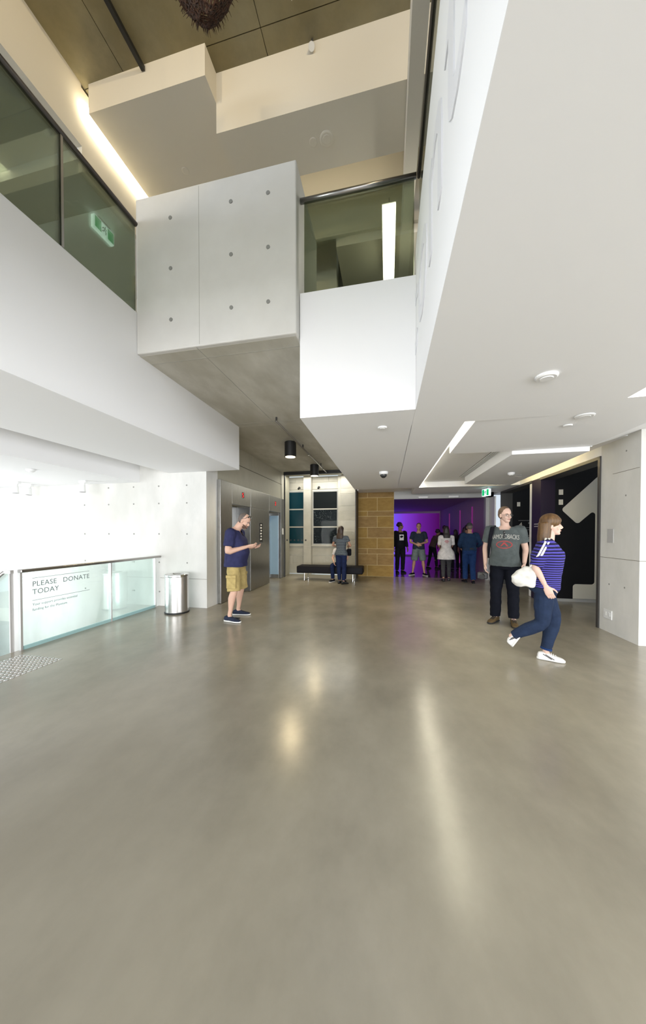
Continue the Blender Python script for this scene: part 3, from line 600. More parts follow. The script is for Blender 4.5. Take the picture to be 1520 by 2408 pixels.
# white spotlights by the concrete wall
for x, y, lab in ((-7.22, 4.80, 'left of the three white spotlights over the stair'), (-7.32, 5.10, 'middle one of the three white spotlights over the stair, slightly behind'), (-5.78, 4.95, 'single white spotlight nearer the glass balustrade, over the stair')):
    t = empty('spotlight', (x, y, 2.45)); tag(t, lab, 'lamp', 'white spotlights over the stair')
    MB().box(-0.06, 0.10, -0.03, 0.03, -0.045, 0.0).obj('mount', M['plastic_w'], t, bevel=0.005)
    MB().box(-0.055, 0.055, -0.01, 0.01, -0.075, -0.045).obj('yoke', M['plastic_w'], t)
    b = MB().lathe([(0.055, -0.22), (0.048, -0.19), (0.045, -0.08), (0.03, -0.07)], 20).obj('barrel', M['plastic_w'], t)
    MB().lathe([(0.05, -0.222), (0.05, -0.220)], 20).obj('lens', M['darkframe'], b)
# exit signs
def exit_sign(loc, rz, lab, w=0.34, h=0.17, d=0.06):
    t = empty('exit_sign', loc, rz); tag(t, lab, 'sign')
    MB().box(-w*0.3, w*0.3, -0.03, 0.03, 0.0, 0.03).obj('mount', M['plastic_g'], t)
    b = MB().box(-w/2, w/2, -d/2, d/2, -h-0.02, -0.01).obj('case', M['exitw'], t, bevel=0.006)
    for sy in (-1, 1):
        y = sy*(d/2+0.001)
        for a, c_ in ((-w/2+0.012, -w*0.16), (w*0.16, w/2-0.012)):
            MB().box(a, c_, min(y, y+sy*0.002), max(y, y+sy*0.002), -h-0.008, -0.022).obj('green_field', M['exitg'], b)
        y2 = y+sy*0.002
        f_ = MB().ell((0.012, y2, -0.052), (0.010, 0.002, 0.012), 8, 6)
        for pts in (((0.008, y2, -0.065), (-0.006, y2, -0.10)), ((-0.006, y2, -0.10), (0.022, y2, -0.12), (0.018, y2, -0.155)), ((-0.006, y2, -0.10), (-0.018, y2, -0.13), (-0.045, y2, -0.14)), ((0.006, y2, -0.072), (0.032, y2, -0.088)), ((0.004, y2, -0.07), (-0.028, y2, -0.082), (-0.035, y2, -0.10))):
            f_.tube(pts, 0.0065, 6)
        f_.obj('running_figure', M['exitb'], b)
    return t
exit_sign((-4.22, 3.98, 6.10), PI/2, 'glowing green running-man exit sign behind the upper left glass')
exit_sign((2.50, 8.75, 2.58), R(-62), 'small green and white exit sign hanging near the gallery entrance', 0.24, 0.17)
# upper track and hanging bits
t = empty('track_rod', (-2.86, 1.6, 6.93)); tag(t, 'black lighting track on the olive concrete ceiling', 'lighting track')
MB().box(-0.022, 0.022, -4.0, 1.66, 0.0, 0.05).obj('rail', M['black'], t)
for y in (-2.2, -1.0): 
    MB().tube([(0, y, 0), (0, y, -0.1)], 0.012, 8).obj('stem', M['black'], t); MB().tube([(0, y-0.06, -0.12), (0, y+0.08, -0.17)], 0.045, 14).obj('spot_head', M['black'], t)
def beam(loc, tg, e, size=95):  # warm spots added out of view to brighten the bulkheads
    l = bpy.data.lights.new('warm_fill_beam', 'SPOT'); l.energy = e; l.color = (1, 0.80, 0.50); l.spot_size = R(size); l.spot_blend = 0.8; l.shadow_soft_size = 0.06
    lo = bpy.data.objects.new('warm_fill_beam', l); COL.objects.link(lo); lo.location = loc
    lo.rotation_euler = (Vector(tg)-Vector(loc)).to_track_quat('-Z', 'Y').to_euler()
beam((-2.84, 0.75, 6.75), (-2.9, 3.3, 6.8), 62)
beam((0.92, 0.75, 6.72), (-1.2, 3.5, 6.65), 105)
beam((0.92, -0.35, 6.72), (-3.7, 2.2, 6.7), 120)
t = empty('track_rod', (0.9, 0.0, 6.93)); tag(t, 'unseen black lighting track added above the white fascia for warm fill', 'lighting track')  # hidden track added to carry the warm fill spots
MB().box(-0.022, 0.022, -2.0, 1.5, 0.0, 0.05).obj('rail', M['black'], t)  # rail of the added, unseen track
for y in (-0.5, 0.6):
    MB().tube([(0, y, 0), (0, y, -0.1)], 0.012, 8).obj('stem', M['black'], t); MB().tube([(0.03, y-0.06, -0.14), (-0.03, y+0.06, -0.17)], 0.045, 14).obj('spot_head', M['black'], t)
t = empty('cove_light', (-0.3, 4.20, 6.75)); tag(t, 'hidden warm cove light in the recess behind the long bulkhead', 'light')
MB().box(-1.6, 0.45, 0.0, 0.012, -0.02, 0.02).obj('led_strip', M['led_rec'], t); MB().box(-1.62, 0.47, -0.02, 0.0, -0.025, 0.025).obj('housing', M['plastic_w'], t)
area('corridor_fill', (-5.0, 2.6, 6.24), (-5.0, 2.6, 0), 0.2, 2.5, 6, (1, 0.9, 0.7))  # unseen fill added to lift the dark corridor
t = empty('bulkhead_spot', (-0.85, 3.49, 6.95)); tag(t, 'tiny white spotlight on the upper edge of the long bulkhead', 'lamp')
MB().tube([(0, 0, 0.06), (0, 0, 0.0)], 0.012, 8).obj('stem', M['darkframe'], t); MB().tube([(0, 0, 0.0), (0, -0.03, -0.06)], [0.025, 0.035], 12).obj('barrel', M['plastic_w'], t)
t = empty('sprinkler_chain', (-1.0, 2.9, 6.85)); tag(t, 'fine beaded cord hanging from the olive ceiling', 'cord')
for i in range(8): MB().ell((0.004*i, 0.03*i, 0.17-0.022*i), (0.005, 0.005, 0.007), 6, 4).obj('bead', M['signw'], t)
# woven hanging sculpture
t = empty('woven_basket', (-1.61, 2.56, 6.20)); t.scale = (0.80, 0.80, 0.80); tag(t, 'dark woven fibre basket with a ragged fringe hanging from the high ceiling', 'sculpture')
def bas(a, h):  # h 0 bottom .. 1 top ; flattened bell
    r = 0.06+0.30*math.sin(min(1, h)*PI*0.5)**0.8
    return Vector((r*math.cos(a)*1.1, r*math.sin(a)*0.75, -0.22+0.62*h+0.02*math.sin(3*a)))
wv = MB(); N = 44
for k in range(15):
    h = k/14
    wv.tube([bas(2*PI*i/N, h)+Vector((random.uniform(-.006, .006), random.uniform(-.006, .006), random.uniform(-.006, .006))) for i in range(N+1)], 0.0085, 5)
wo = wv.obj('weft', M['fibre'], t)
wv = MB()
for i in range(N): wv.tube([bas(2*PI*i/N, k/10)+Vector((random.uniform(-.008, .008), random.uniform(-.008, .008), 0)) for k in range(11)], 0.0075, 5)
wv.obj('warp', M['fibre'], t)
fr_ = MB()
for i in range(260):
    a = random.uniform(0, 2*PI); h = random.uniform(0, 0.9); p = bas(a, h); d = Vector((math.cos(a), math.sin(a), random.uniform(-1.6, 0.2))).normalized()
    L_ = random.uniform(0.02, 0.06); q = p+d*L_+Vector((random.uniform(-.015, .015), random.uniform(-.015, .015), -0.01)); fr_.tube([p, (p+q)/2+Vector((0, 0, 0.006)), q], [0.004, 0.003, 0.0015], 4)
fo = fr_.obj('fringe', M['fibre'], t); fo['kind'] = 'stuff'
MB().tube([(0, 0, 0.40), (0, 0, 1.0)], 0.006, 6).obj('cord', M['black'], t)

# ------------------------------------------------------------------ furniture and small things
t = empty('litter_bin', (-3.75, 4.98, 0)); tag(t, 'cylindrical polished steel litter bin by the concrete wall', 'bin')
MB().lathe([(0.205, 0.0), (0.21, 0.006), (0.21, 0.022), (0.205, 0.03)], 40).obj('base_ring', M['black'], t)
M['binsteel'] = principled('satin_steel', (0.66, 0.65, 0.63), 0.27, 1.0)
MB().lathe([(0.20, 0.03), (0.20, 0.655)], 40).obj('body', M['binsteel'], t, smooth=False)
bm_body = [c_ for c_ in t.children if c_.name.startswith('body')][0].data
for p in bm_body.polygons: p.use_smooth = True
bm_body.set_sharp_from_angle(angle=R(40))
lid = MB().lathe([(0.203, 0.658), (0.206, 0.665), (0.206, 0.69), (0.198, 0.70), (0.12, 0.70), (0.11, 0.685)], 40).obj('lid', M['steel_b'], t)
MB().box(-0.06, 0.06, -0.02, 0.02, 0.70, 0.705).obj('flap', M['steel_d'], lid)
t = empty('bench', (-1.70, 9.30, 0)); tag(t, 'long black leather bench on thin steel legs in front of the glass screen', 'bench')
MB().box(-1.0, 1.0, -0.27, 0.27, 0.225, 0.435).obj('seat', M['leather'], t, smooth=False, bevel=0.03)
for x in (-0.76, 0.70): 
    MB().tube([(x, -0.22, 0.23), (x, -0.24, 0.012), (x, 0.24, 0.012), (x, 0.22, 0.23)], 0.011, 8).obj('leg', M['steel_b'], t)
tag(box('label_plate', 3.142, 3.15, 5.17, 5.29, 1.30, 1.50, M['plastic_g']), 'small grey label plate on the concrete pier', 'sign')
t = empty('wall_socket', (3.15, 5.26, 0.26)); tag(t, 'white wall socket low on the concrete pier', 'socket')
MB().box(-0.012, 0, -0.085, 0.085, -0.065, 0.065).obj('plate', M['plastic_w'], t, bevel=0.003)
for y in (-0.04, 0.04): MB().box(-0.016, -0.011, y-0.018, y+0.018, -0.02, 0.03).obj('switch', M['plastic_w'], t)

# wall lettering (white on the over-bright concrete wall)
def on_wall(body, size, x, z): return text_on('lettering', body, size, (x, 5.348, z), (1, 0, 0), (0, 0, 1), M['text_w'], wl, 0.002)
on_wall('DONORS', 0.20, -9.10, 1.88); on_wall('SUPPORTERS', 0.09, -7.92, 1.79)
rng = random.Random(3)
for k in range(16):
    x = -7.92
    for q in range(rng.randint(2, 3)):
        w = rng.uniform(0.08, 0.22); box('name_line', x, x+w, 5.3465, 5.35, 1.60-0.085*k, 1.635-0.085*k, M['text_w'], wl); x += w+0.03
for k in range(3): box('name_line', -7.2, -7.02+0.03*k, 5.3465, 5.35, 1.60-0.085*k, 1.635-0.085*k, M['text_w'], wl)

# ------------------------------------------------------------------ people
def V(*a): return Vector(a)
def remesh(mb, voxel, smooth=4, factor=0.5):
    me = bpy.data.meshes.new('tmp'); me.from_pydata(mb.v, [], mb.f); me.update()
    bm = bmesh.new(); bm.from_mesh(me); bmesh.ops.recalc_face_normals(bm, faces=bm.faces); bm.to_mesh(me); bm.free()
    o = bpy.data.objects.new('tmp', me); TMP.collection.objects.link(o)
    r = o.modifiers.new('r', 'REMESH'); r.mode = 'VOXEL'; r.voxel_size = voxel; r.use_smooth_shade = True
    s = o.modifiers.new('s', 'SMOOTH'); s.iterations = smooth; s.factor = factor
    vl = TMP.view_layers[0]; vl.update(); dg = vl.depsgraph
    out = bpy.data.meshes.new_from_object(o.evaluated_get(dg))
    bpy.data.objects.remove(o); bpy.data.meshes.remove(me)
    return out

def displace(me, fn):
    ns = [v.normal.copy() for v in me.vertices]; cs = [v.co.copy() for v in me.vertices]; flat = []
    for c, n in zip(cs, ns): flat += list(c+n*fn(c))
    me.vertices.foreach_set('co', flat); me.update()

def join_meshes(name, meshes):
    v = []; f = []
    for me in meshes:
        b = len(v); v += [tuple(p.co) for p in me.vertices]; f += [tuple(i+b for i in p.vertices) for p in me.polygons]
    m = bpy.data.meshes.new(name); m.from_pydata(v, [], f); m.update()
    for p in m.polygons: p.use_smooth = True
    return m

def rings(mb, rs, seg=20):
    """rs: list of (centre, half width, half depth, right vector, forward vector, squareness)"""
    v = []; f = []
    for c, w, d, rv, fv, q in rs:
        for i in range(seg):
            a = 2*PI*i/seg; ca, sa = math.cos(a), math.sin(a)
            x = math.copysign(abs(ca)**q, ca); y = math.copysign(abs(sa)**q, sa)
            v.append(c+rv*(x*w)+fv*(y*d))
    for k in range(len(rs)-1):
        for i in range(seg):
            j = (i+1) % seg; f.append((k*seg+i, k*seg+j, (k+1)*seg+j, (k+1)*seg+i))
    f.append(tuple(range(seg))[::-1]); f.append(tuple((len(rs)-1)*seg+i for i in range(seg)))
    mb.add(v, f)

def limb(mb, pts, rad, seg=12, sub=3):
    P = [Vector(p) for p in pts]; out = []; rr = []
    for i in range(len(P)-1):
        p0 = P[max(i-1, 0)]; p1 = P[i]; p2 = P[i+1]; p3 = P[min(i+2, len(P)-1)]
        for k in range(sub):
            t = k/sub; tt = 0.35
            m1 = (p2-p0)*tt; m2 = (p3-p1)*tt
            h = (2*t**3-3*t**2+1)*p1+(t**3-2*t**2+t)*m1+(-2*t**3+3*t**2)*p2+(t**3-t**2)*m2
            out.append(h); rr.append(rad[i]*(1-t)+rad[i+1]*t)
    out.append(P[-1]); rr.append(rad[-1])
    mb.tube(out, rr, seg)

BASE = dict(pel=V(0, 0, 0.93), waist=V(0, 0.005, 1.07), chest=V(0, 0.0, 1.27), shc=V(0, -0.01, 1.42), neck=V(0, -0.015, 1.47), chin=V(0, 0.005, 1.525),
            sh_r=V(0.185, -0.01, 1.415), sh_l=V(-0.185, -0.01, 1.415), el_r=V(0.235, -0.04, 1.13), el_l=V(-0.235, -0.04, 1.13), wr_r=V(0.25, 0.04, 0.88), wr_l=V(-0.25, 0.04, 0.88),
            hip_r=V(0.092, 0, 0.90), hip_l=V(-0.092, 0, 0.90), kn_r=V(0.10, 0.015, 0.49), kn_l=V(-0.10, 0.015, 0.49), an_r=V(0.105, -0.02, 0.085), an_l=V(-0.105, -0.02, 0.085),
            toe_r=V(0.15, 1, 0), toe_l=V(-0.15, 1, 0), hf=V(0, 1, 0), hu=V(0, 0, 1), rv=V(1, 0, 0), srv=V(1, 0, 0))

def hand(mb, wrist, d, n, thumb_side, curl=0.5, s=1.0):
    """wrist point, pointing direction d, palm normal n; fingers curl towards n"""
    d = d.normalized(); n = (n-d*n.dot(d)).normalized(); x = d.cross(n)*thumb_side   # x points to the thumb side
    rs = []
    for t, w, h in ((-0.02, 0.026, 0.022), (0.0, 0.029, 0.021), (0.03, 0.038, 0.018), (0.07, 0.042, 0.016), (0.092, 0.040, 0.012)):
        rs.append((wrist+d*t*s, w*s, h*s, x, n, 0.8))
    rings(mb, rs, 14)
    for i, (off, L) in enumerate(((0.029, 0.078), (0.010, 0.086), (-0.010, 0.080), (-0.029, 0.062))):
        p = wrist+d*0.088*s+x*off*s; a = 0.15+curl*0.25; pts = [p-d*0.015*s]; dd = d
        for k, fr in enumerate((0.42, 0.33, 0.25)):
            ang = a; dd = (dd*math.cos(ang)+n*math.sin(ang)).normalized(); n2 = n
            p2 = p+dd*L*fr*s; pts.append(p); p = p2; a = curl*(0.75+0.25*k)
        pts.append(p); mb.tube(pts, [0.0088*s, 0.0088*s, 0.0082*s, 0.0075*s, 0.006*s][:len(pts)], 8)
    b = wrist+d*0.022*s+x*0.030*s; td = (d*0.72+x*0.6+n*0.35).normalized(); k1 = b+td*0.042*s; k2 = k1+(td*0.6+d*0.5+n*0.25).normalized()*0.034*s; k3 = k2+(d*0.9+n*0.4*curl).normalized()*0.024*s
    mb.tube([b-td*0.01*s, k1, k2, k3], [0.0125*s, 0.011*s, 0.0095*s, 0.007*s], 8)

def shoe(par, an, toe, matu, mats, L=0.285, sole_h=0.028, tall=0.0, pitch=0.0, laces=None, stripe=None, ground=True):
    t = Vector(toe); t.z = 0; t = t.normalized(); r = t.cross(V(0, 0, 1)); up = V(0, 0, 1)
    if pitch:
        q = Matrix.Rotation(-pitch, 3, r); t = q @ t; up = q @ up
    o = an-up*(0.085) if not ground else V(an.x, an.y, 0)
    def sect(y, w, z0, z1): return (o+t*y+up*((z0+z1)/2), w, (z1-z0)/2, r, up, 0.72)
    k = L/0.285; b = -0.085*k
    mb = MB(); rings(mb, [sect(b+0.0, 0.018, 0.02, 0.055), sect(b+0.012, 0.034, 0.012, 0.085+tall), sect(b+0.05*k, 0.038, 0.012, 0.098+tall), sect(b+0.11*k, 0.038, 0.012, 0.092+tall*0.6), sect(b+0.15*k, 0.043, 0.012, 0.075), sect(b+0.205*k, 0.047, 0.012, 0.058), sect(b+0.25*k, 0.042, 0.012, 0.048), sect(b+0.278*k, 0.028, 0.014, 0.036), sect(b+0.285*k, 0.012, 0.018, 0.028)], 16)
    me = remesh(mb, 0.008, 2); so = link('shoe', me, matu, par, True)
    mb = MB(); rings(mb, [sect(b-0.004, 0.018, 0.0, sole_h), sect(b+0.012, 0.037, 0.0, sole_h), sect(b+0.06*k, 0.041, 0.0, sole_h), sect(b+0.12*k, 0.041, 0.0, sole_h), sect(b+0.20*k, 0.050, 0.0, sole_h), sect(b+0.25*k, 0.045, 0.0, sole_h), sect(b+0.28*k, 0.031, 0.002, sole_h), sect(b+0.29*k, 0.012, 0.004, sole_h)], 16)
    mb.obj('sole', mats, so)
    if laces:
        for i in range(4):
            y = b+(0.125+0.022*i)*k; z = 0.096-0.0085*i+tall*0.3
            MB().tube([o+t*y+r*-0.026+up*(z-0.012), o+t*y+up*(z+0.003), o+t*y+r*0.026+up*(z-0.012)], 0.004, 6).obj('lace', laces, so)
    if stripe:
        for sgn in (-1, 1):
            for y0, y1 in ((0.06, 0.15), (0.085, 0.175)):
                MB().tube([o+t*(b+y0*k)+r*sgn*0.040+up*0.075, o+t*(b+y1*k)+r*sgn*0.047+up*0.03], 0.0045, 6).obj('stripe', stripe, so)
    return so

def make_person(spec):
    J = {k: Vector(v) for k, v in BASE.items()}
    for k, v in spec.get('J', {}).items(): J[k] = Vector(v)
    st = spec.get('stout', 1.0); belly = spec.get('belly', 0.0); vox = spec.get('vox', 0.011); fem = spec.get('fem', False)
    sc = spec['height']/1.755
    t = empty('person', spec['loc'], spec.get('rz', 0)); t.scale = (sc, sc, sc)
    tag(t, spec['label'], 'person', spec.get('group'))
    rv = J['rv'].normalized(); srv = J['srv'].normalized(); up = V(0, 0, 1)
    def fwd(a, b, r_):
        u = (b-a).normalized(); return u.cross(r_)*1.0 if False else (u.cross(r_)).normalized()
    # torso frames
    spine = [J['pel'], J['waist'], J['chest'], J['shc'], J['neck']]
    def torso(mb, grow, hem=None, top=True, flare=0.0, neckline=0.0):
        hipw = (0.168 if not fem else 0.172)*st; ww = (0.152 if not fem else 0.128)*st; cw = (0.172 if not fem else 0.150)*st
        data = [(J['pel'], hipw, 0.112*st), (J['waist'], ww, (0.104+belly)*st), (J['chest'], cw, (0.120 if not fem else 0.118)*st), (J['shc'], (0.150 if not fem else 0.130), 0.088), (J['neck'], 0.078, 0.066)]
        rs = []
        for i, (c, w, d) in enumerate(data):
            a = spine[max(i-1, 0)]; b = spine[min(i+1, 4)]; u = (b-a).normalized(); k = i/4
            r_ = (rv*(1-k)+srv*k).normalized(); fv = u.cross(r_).normalized(); r_ = fv.cross(u).normalized()
            cc = c+fv*(belly*0.55 if i == 1 else 0)
            if i == 4 and not top: continue
            rs.append((cc, w+grow+(flare if i == 0 else 0), d+grow+(flare*0.7 if i == 0 else 0), r_, fv, 0.82))
        if hem is not None:
            u = (spine[1]-spine[0]).normalized(); c0, w, d, r_, fv, q = rs[0]
            rs.insert(0, (c0-u*hem, w+flare*0.6, d+flare*0.5, r_, fv, q))
        rings(mb, rs, 24)
    # ---- body (skin)
    mb = MB(); torso(mb, -0.012)
    mb.tube([J['neck']+V(0, 0, -0.04), J['neck'].lerp(J['chin'], 0.5)+V(0, -0.004, 0), J['chin']+J['hu']*0.05-J['hf']*0.02], [0.062*st**0.5, 0.054*st**0.5, 0.055*st**0.5], 14)
    ar = (0.050, 0.046, 0.040, 0.036, 0.026) if not fem else (0.044, 0.038, 0.034, 0.030, 0.022)
    for s_ in ('r', 'l'):
        sh, el, wr = J['sh_'+s_], J['el_'+s_], J['wr_'+s_]; k_ = st**0.7
        limb(mb, [sh, sh.lerp(el, 0.5), el, el.lerp(wr, 0.35), wr], [a*k_ for a in ar[:4]]+[ar[4]])
        hp, kn, an = J['hip_'+s_], J['kn_'+s_], J['an_'+s_]; kl = st**0.5
        calf = kn.lerp(an, 0.33)+(V(0, -0.012, 0) if kn.z > an.z+0.2 else V())
        limb(mb, [hp, hp.lerp(kn, 0.5), kn, calf, kn.lerp(an, 0.72), an], [0.075*kl, 0.065*kl, 0.050*kl, 0.054*kl, 0.036, 0.032])
        tt = Vector(J['toe_'+s_]).normalized(); mb.tube([an, an+tt*0.05-up*0.045], [0.034, 0.03], 10)
    parts = [remesh(mb, vox, 5)]
    # ---- head
    hf = J['hf'].normalized(); hu = (J['hu']-hf*J['hu'].dot(hf)).normalized(); hr = hf.cross(hu); HM = Matrix((hr, hf, hu)).transposed(); ch = J['chin']
    def H(x, y, z): return ch+HM @ V(x, y, z)
    hw = 0.96 if fem else 1.0; mb = MB()
    mb.ell(H(0, -0.012, 0.145), (0.074*hw, 0.097, 0.088), 20, 12, HM); mb.ell(H(0, 0.020, 0.088), (0.060*hw, 0.066, 0.082), 18, 12, HM)
    mb.ell(H(0, 0.052, 0.030), (0.040*hw, 0.034, 0.030), 14, 8, HM); mb.ell(H(0, 0.072, 0.018), (0.022, 0.018, 0.017), 12, 8, HM)
    mb.ell(H(0, 0.070, 0.126), (0.050, 0.017, 0.012), 14, 8, HM)                                           # brow
    mb.tube([H(0, 0.080, 0.122), H(0, 0.098, 0.096), H(0, 0.106, 0.080)], [0.008, 0.0105, 0.0125], 10); mb.ell(H(0, 0.092, 0.076), (0.018, 0.014, 0.009), 10, 6, HM)
    for sx in (-1, 1):
        mb.ell(H(sx*0.034, 0.058, 0.080), (0.022, 0.020, 0.024), 10, 8, HM)                                  # cheek
        mb.ell(H(sx*0.073*hw, -0.006, 0.098), (0.010, 0.020, 0.031), 10, 8, HM)
    mb.ell(H(0, 0.082, 0.050), (0.023, 0.012, 0.011), 12, 8, HM)
    mb.tube([H(0, -0.025, 0.06), J['neck'].lerp(ch, 0.4)], [0.052*st**0.4, 0.055*st**0.4], 14)
    hv = spec.get('hvox', 0.006); parts.append(remesh(mb, hv, 2, 0.4))
    for s_, sg in (('r', 1), ('l', -1)):
        mb = MB(); wr = J['wr_'+s_]; d = Vector(spec.get('hd_'+s_, wr-J['el_'+s_])); n = Vector(spec.get('hn_'+s_, V(-sg, 0.15, 0)))
        # the thumb lies to the front or inner side: choose by the palm normal
        th = spec.get('thumb_'+s_, 1 if (d.normalized().cross(n)).y > 0 else -1)
        hand(mb, wr, d, n, th, spec.get('curl_'+s_, 0.45)); parts.append(remesh(mb, spec.get('fvox', 0.005), 2, 0.4))
    bo = link('body', join_meshes('body', parts), spec['skin'], t, True)
    # ---- face
    if spec.get('face', True):
        for sx in (-1, 1):
            e = MB().ell(H(sx*0.031, 0.0735, 0.110), (0.0135, 0.007, 0.0085), 10, 6, HM).obj('eye', PM['eyew'], t, True)
            MB().ell(H(sx*0.031+0.001, 0.0795, 0.110), (0.0058, 0.003, 0.0062), 8, 6, HM).obj('iris', PM['iris'], e, True)
            MB().tube([H(sx*0.014, 0.087, 0.1245), H(sx*0.033, 0.084, 0.130), H(sx*0.050, 0.071, 0.126)], [0.0042, 0.0045, 0.0025], 6).obj('eyebrow', spec['hair'], t)
        MB().ell(H(0, 0.0925, 0.050), (0.021, 0.005, 0.0065), 12, 6, HM).obj('mouth', PM['lip'], t, True)
    # ---- hair
    hs = spec.get('hairstyle', 'short'); mb = MB()
    if hs == 'short':
        mb.ell(H(0, -0.024, 0.152), (0.0795*hw, 0.095, 0.095), 20, 12, HM); mb.ell(H(0, -0.045, 0.12), (0.076*hw, 0.070, 0.075), 18, 10, HM)
    elif hs == 'buzz':
        mb.ell(H(0, -0.030, 0.152), (0.0755, 0.083, 0.083), 20, 12, HM); mb.ell(H(0, -0.046, 0.115), (0.073, 0.064, 0.062), 18, 10, HM)
    elif hs == 'bob':
        mb.ell(H(0, -0.015, 0.160), (0.092, 0.107, 0.094), 20, 12, HM)
        rings(mb, [(H(0, -0.055, 0.14), 0.094, 0.075, hr, hf, 0.8), (H(0, -0.062, 0.06), 0.098, 0.068, hr, hf, 0.8), (H(0, -0.066, -0.02), 0.100, 0.068, hr, hf, 0.8), (H(0, -0.068, -0.085), 0.095, 0.062, hr, hf, 0.8)], 20)
        mb.ell(H(0, 0.066, 0.168), (0.062, 0.030, 0.034), 14, 8, HM)
    elif hs == 'long':
        mb.ell(H(0, -0.018, 0.158), (0.086, 0.102, 0.090), 20, 12, HM)
        rings(mb, [(H(0, -0.05, 0.14), 0.090, 0.07, hr, hf, 0.8), (H(0, -0.075, 0.02), 0.094, 0.055, hr, hf, 0.8), (J['neck']+V(0, -0.085, 0.01), 0.108, 0.048, srv, srv.cross(up)*-1, 0.8), (J['neck']+V(0, -0.120, -0.09), 0.095, 0.032, srv, srv.cross(up)*-1, 0.8)], 20)
    elif hs == 'curly':
        rr = random.Random(5)
        for i in range(60):
            a = rr.uniform(0, 2*PI); z = rr.uniform(-0.35, 1); q = math.sqrt(1-z*z); c_ = H(0.080*q*math.cos(a), -0.028+0.088*q*math.sin(a), 0.150+0.082*z)
            mb.ell(c_, (0.026, 0.026, 0.026), 8, 6)
        mb.ell(H(0, -0.03, 0.15), (0.082, 0.09, 0.085), 18, 10, HM)
    elif hs == 'cap':
        mb.ell(H(0, -0.052, 0.105), (0.080, 0.070, 0.075), 18, 10, HM)
        cp = MB().ell(H(0, -0.012, 0.165), (0.085, 0.104, 0.078), 22, 12, HM)
        cm = remesh(cp, 0.008, 1); co_ = link('cap', cm, spec['capm'], t, True); b_ = MB(); rings(b_, [(H(0, 0.05, 0.160), 0.070, 0.005, hr, hu, 0.9), (H(0, 0.11, 0.152), 0.068, 0.005, hr, hu, 0.9), (H(0, 0.155, 0.142), 0.045, 0.004, hr, hu, 0.9)], 14); b_.obj('peak', spec['capm'], co_)
    if hs: link('hair', remesh(mb, 0.008, 2), spec['hair'], t, True)
    # ---- top
    tp = spec.get('top')
    if tp:
        mb = MB(); torso(mb, tp.get('grow', 0.012), tp.get('hem', 0.02), True, tp.get('flare', 0.0))
        if fem and tp.get('bust', 0.0):
            u = (J['shc']-J['waist']).normalized(); fv = u.cross(srv).normalized()
            for sx in (-1, 1): mb.ell(J['chest']+srv*0.068*sx+fv*0.098+u*0.02, (0.068, 0.062, 0.068), 14, 8)
        sl_ = tp.get('sleeve', 0.62)
        for s_ in ('r', 'l'):
            sh, el, wr = J['sh_'+s_], J['el_'+s_], J['wr_'+s_]; k_ = st**0.7; g = tp.get('sg', 0.018)
            inn = sh.lerp(J['shc'], 0.35)
            if sl_ <= 1: limb(mb, [inn, sh, sh.lerp(el, sl_*0.5), sh.lerp(el, sl_)], [0.060, (ar[0]+g)*k_, (ar[1]+g)*k_, (ar[2]+g+0.006)*k_])
            else: limb(mb, [inn, sh, sh.lerp(el, 0.5), el, el.lerp(wr, 0.5*(sl_-1)), el.lerp(wr, sl_-1)], [0.058, (ar[0]+g)*k_, (ar[1]+g)*k_, (ar[2]+g)*k_, (ar[3]+g)*k_, ar[4]+g])
        me = remesh(mb, tp.get('vox', vox), 3)
        # neck opening: remove the cloth above the neckline plane around the neck
        nk = J['neck']; fv = up.cross(srv)*-1 if False else srv.cross(up)*-1
        bm = bmesh.new(); bm.from_mesh(me); kill = []
        vn = tp.get('vneck', 0.0); f3 = hf*0; f3 = (J['shc']-J['chest']).cross(srv).normalized()
        for v in bm.verts:
            d = v.co-nk; fr = d.dot(f3); lat = abs(d.dot(srv)); zz = d.z
            lim = -0.014-max(0, fr)*tp.get('scoop', 0.35); rad = math.hypot(lat, fr*0.85)
            if fr > 0.02 and lat < 0.006+max(0.0, vn+zz+0.055)*0.55: lim -= vn
            if zz > lim and rad < tp.get('nw', 0.104): kill.append(v)
        bmesh.ops.delete(bm, geom=kill, context='VERTS'); bm.to_mesh(me); bm.free()
        # folds
        displace(me, lambda c: noise.noise(c*9.0)*0.006+noise.noise(V(c.x*5, c.y*5, c.z*16))*0.003)
        so = link(tp.get('name', 'shirt'), me, tp['mat'], t, True); spec['_shirt'] = so
    # ---- legs
    bt = spec.get('bottom')
    if bt:
        mb = MB(); g = bt.get('g', 0.016); kl = st**0.5; e_ = bt.get('end', 0.96)
        a = J['pel']; u = (J['waist']-J['pel']).normalized(); fv = u.cross(rv).normalized(); hipw = (0.168 if not fem else 0.172)*st
        rings(mb, [(a-u*0.10, hipw*0.86+g*0.4, 0.105*st, rv, fv, 0.85), (a-u*0.03, hipw+g*0.5, 0.118*st+g*0.5, rv, fv, 0.85), (a+u*0.04, hipw*0.96+g*0.4, 0.112*st+g*0.4, rv, fv, 0.85), (a+u*0.09, hipw*0.92+g*0.3, 0.108*st+g*0.3, rv, fv, 0.85)], 22)
        for s_ in ('r', 'l'):
            hp, kn, an = J['hip_'+s_], J['kn_'+s_], J['an_'+s_]
            if bt.get('short'):
                e2 = hp.lerp(kn, bt['short']); limb(mb, [hp+u*0.02, hp.lerp(kn, 0.4), e2], [0.088*kl+g*0.6, 0.082*kl+g, 0.072*kl+g*1.7])
            else:
                en = kn.lerp(an, e_); limb(mb, [hp+u*0.02, hp.lerp(kn, 0.5), kn, kn.lerp(an, 0.4), en], [0.086*kl+g*0.5, 0.074*kl+g, 0.056*kl+g, 0.054*kl+g, bt.get('cuff', 0.042)+g])
        me = remesh(mb, bt.get('vox', vox), 3)
        fd = bt.get('fold', 0.006); displace(me, lambda c: noise.noise(V(c.x*6, c.y*6, c.z*15))*fd)
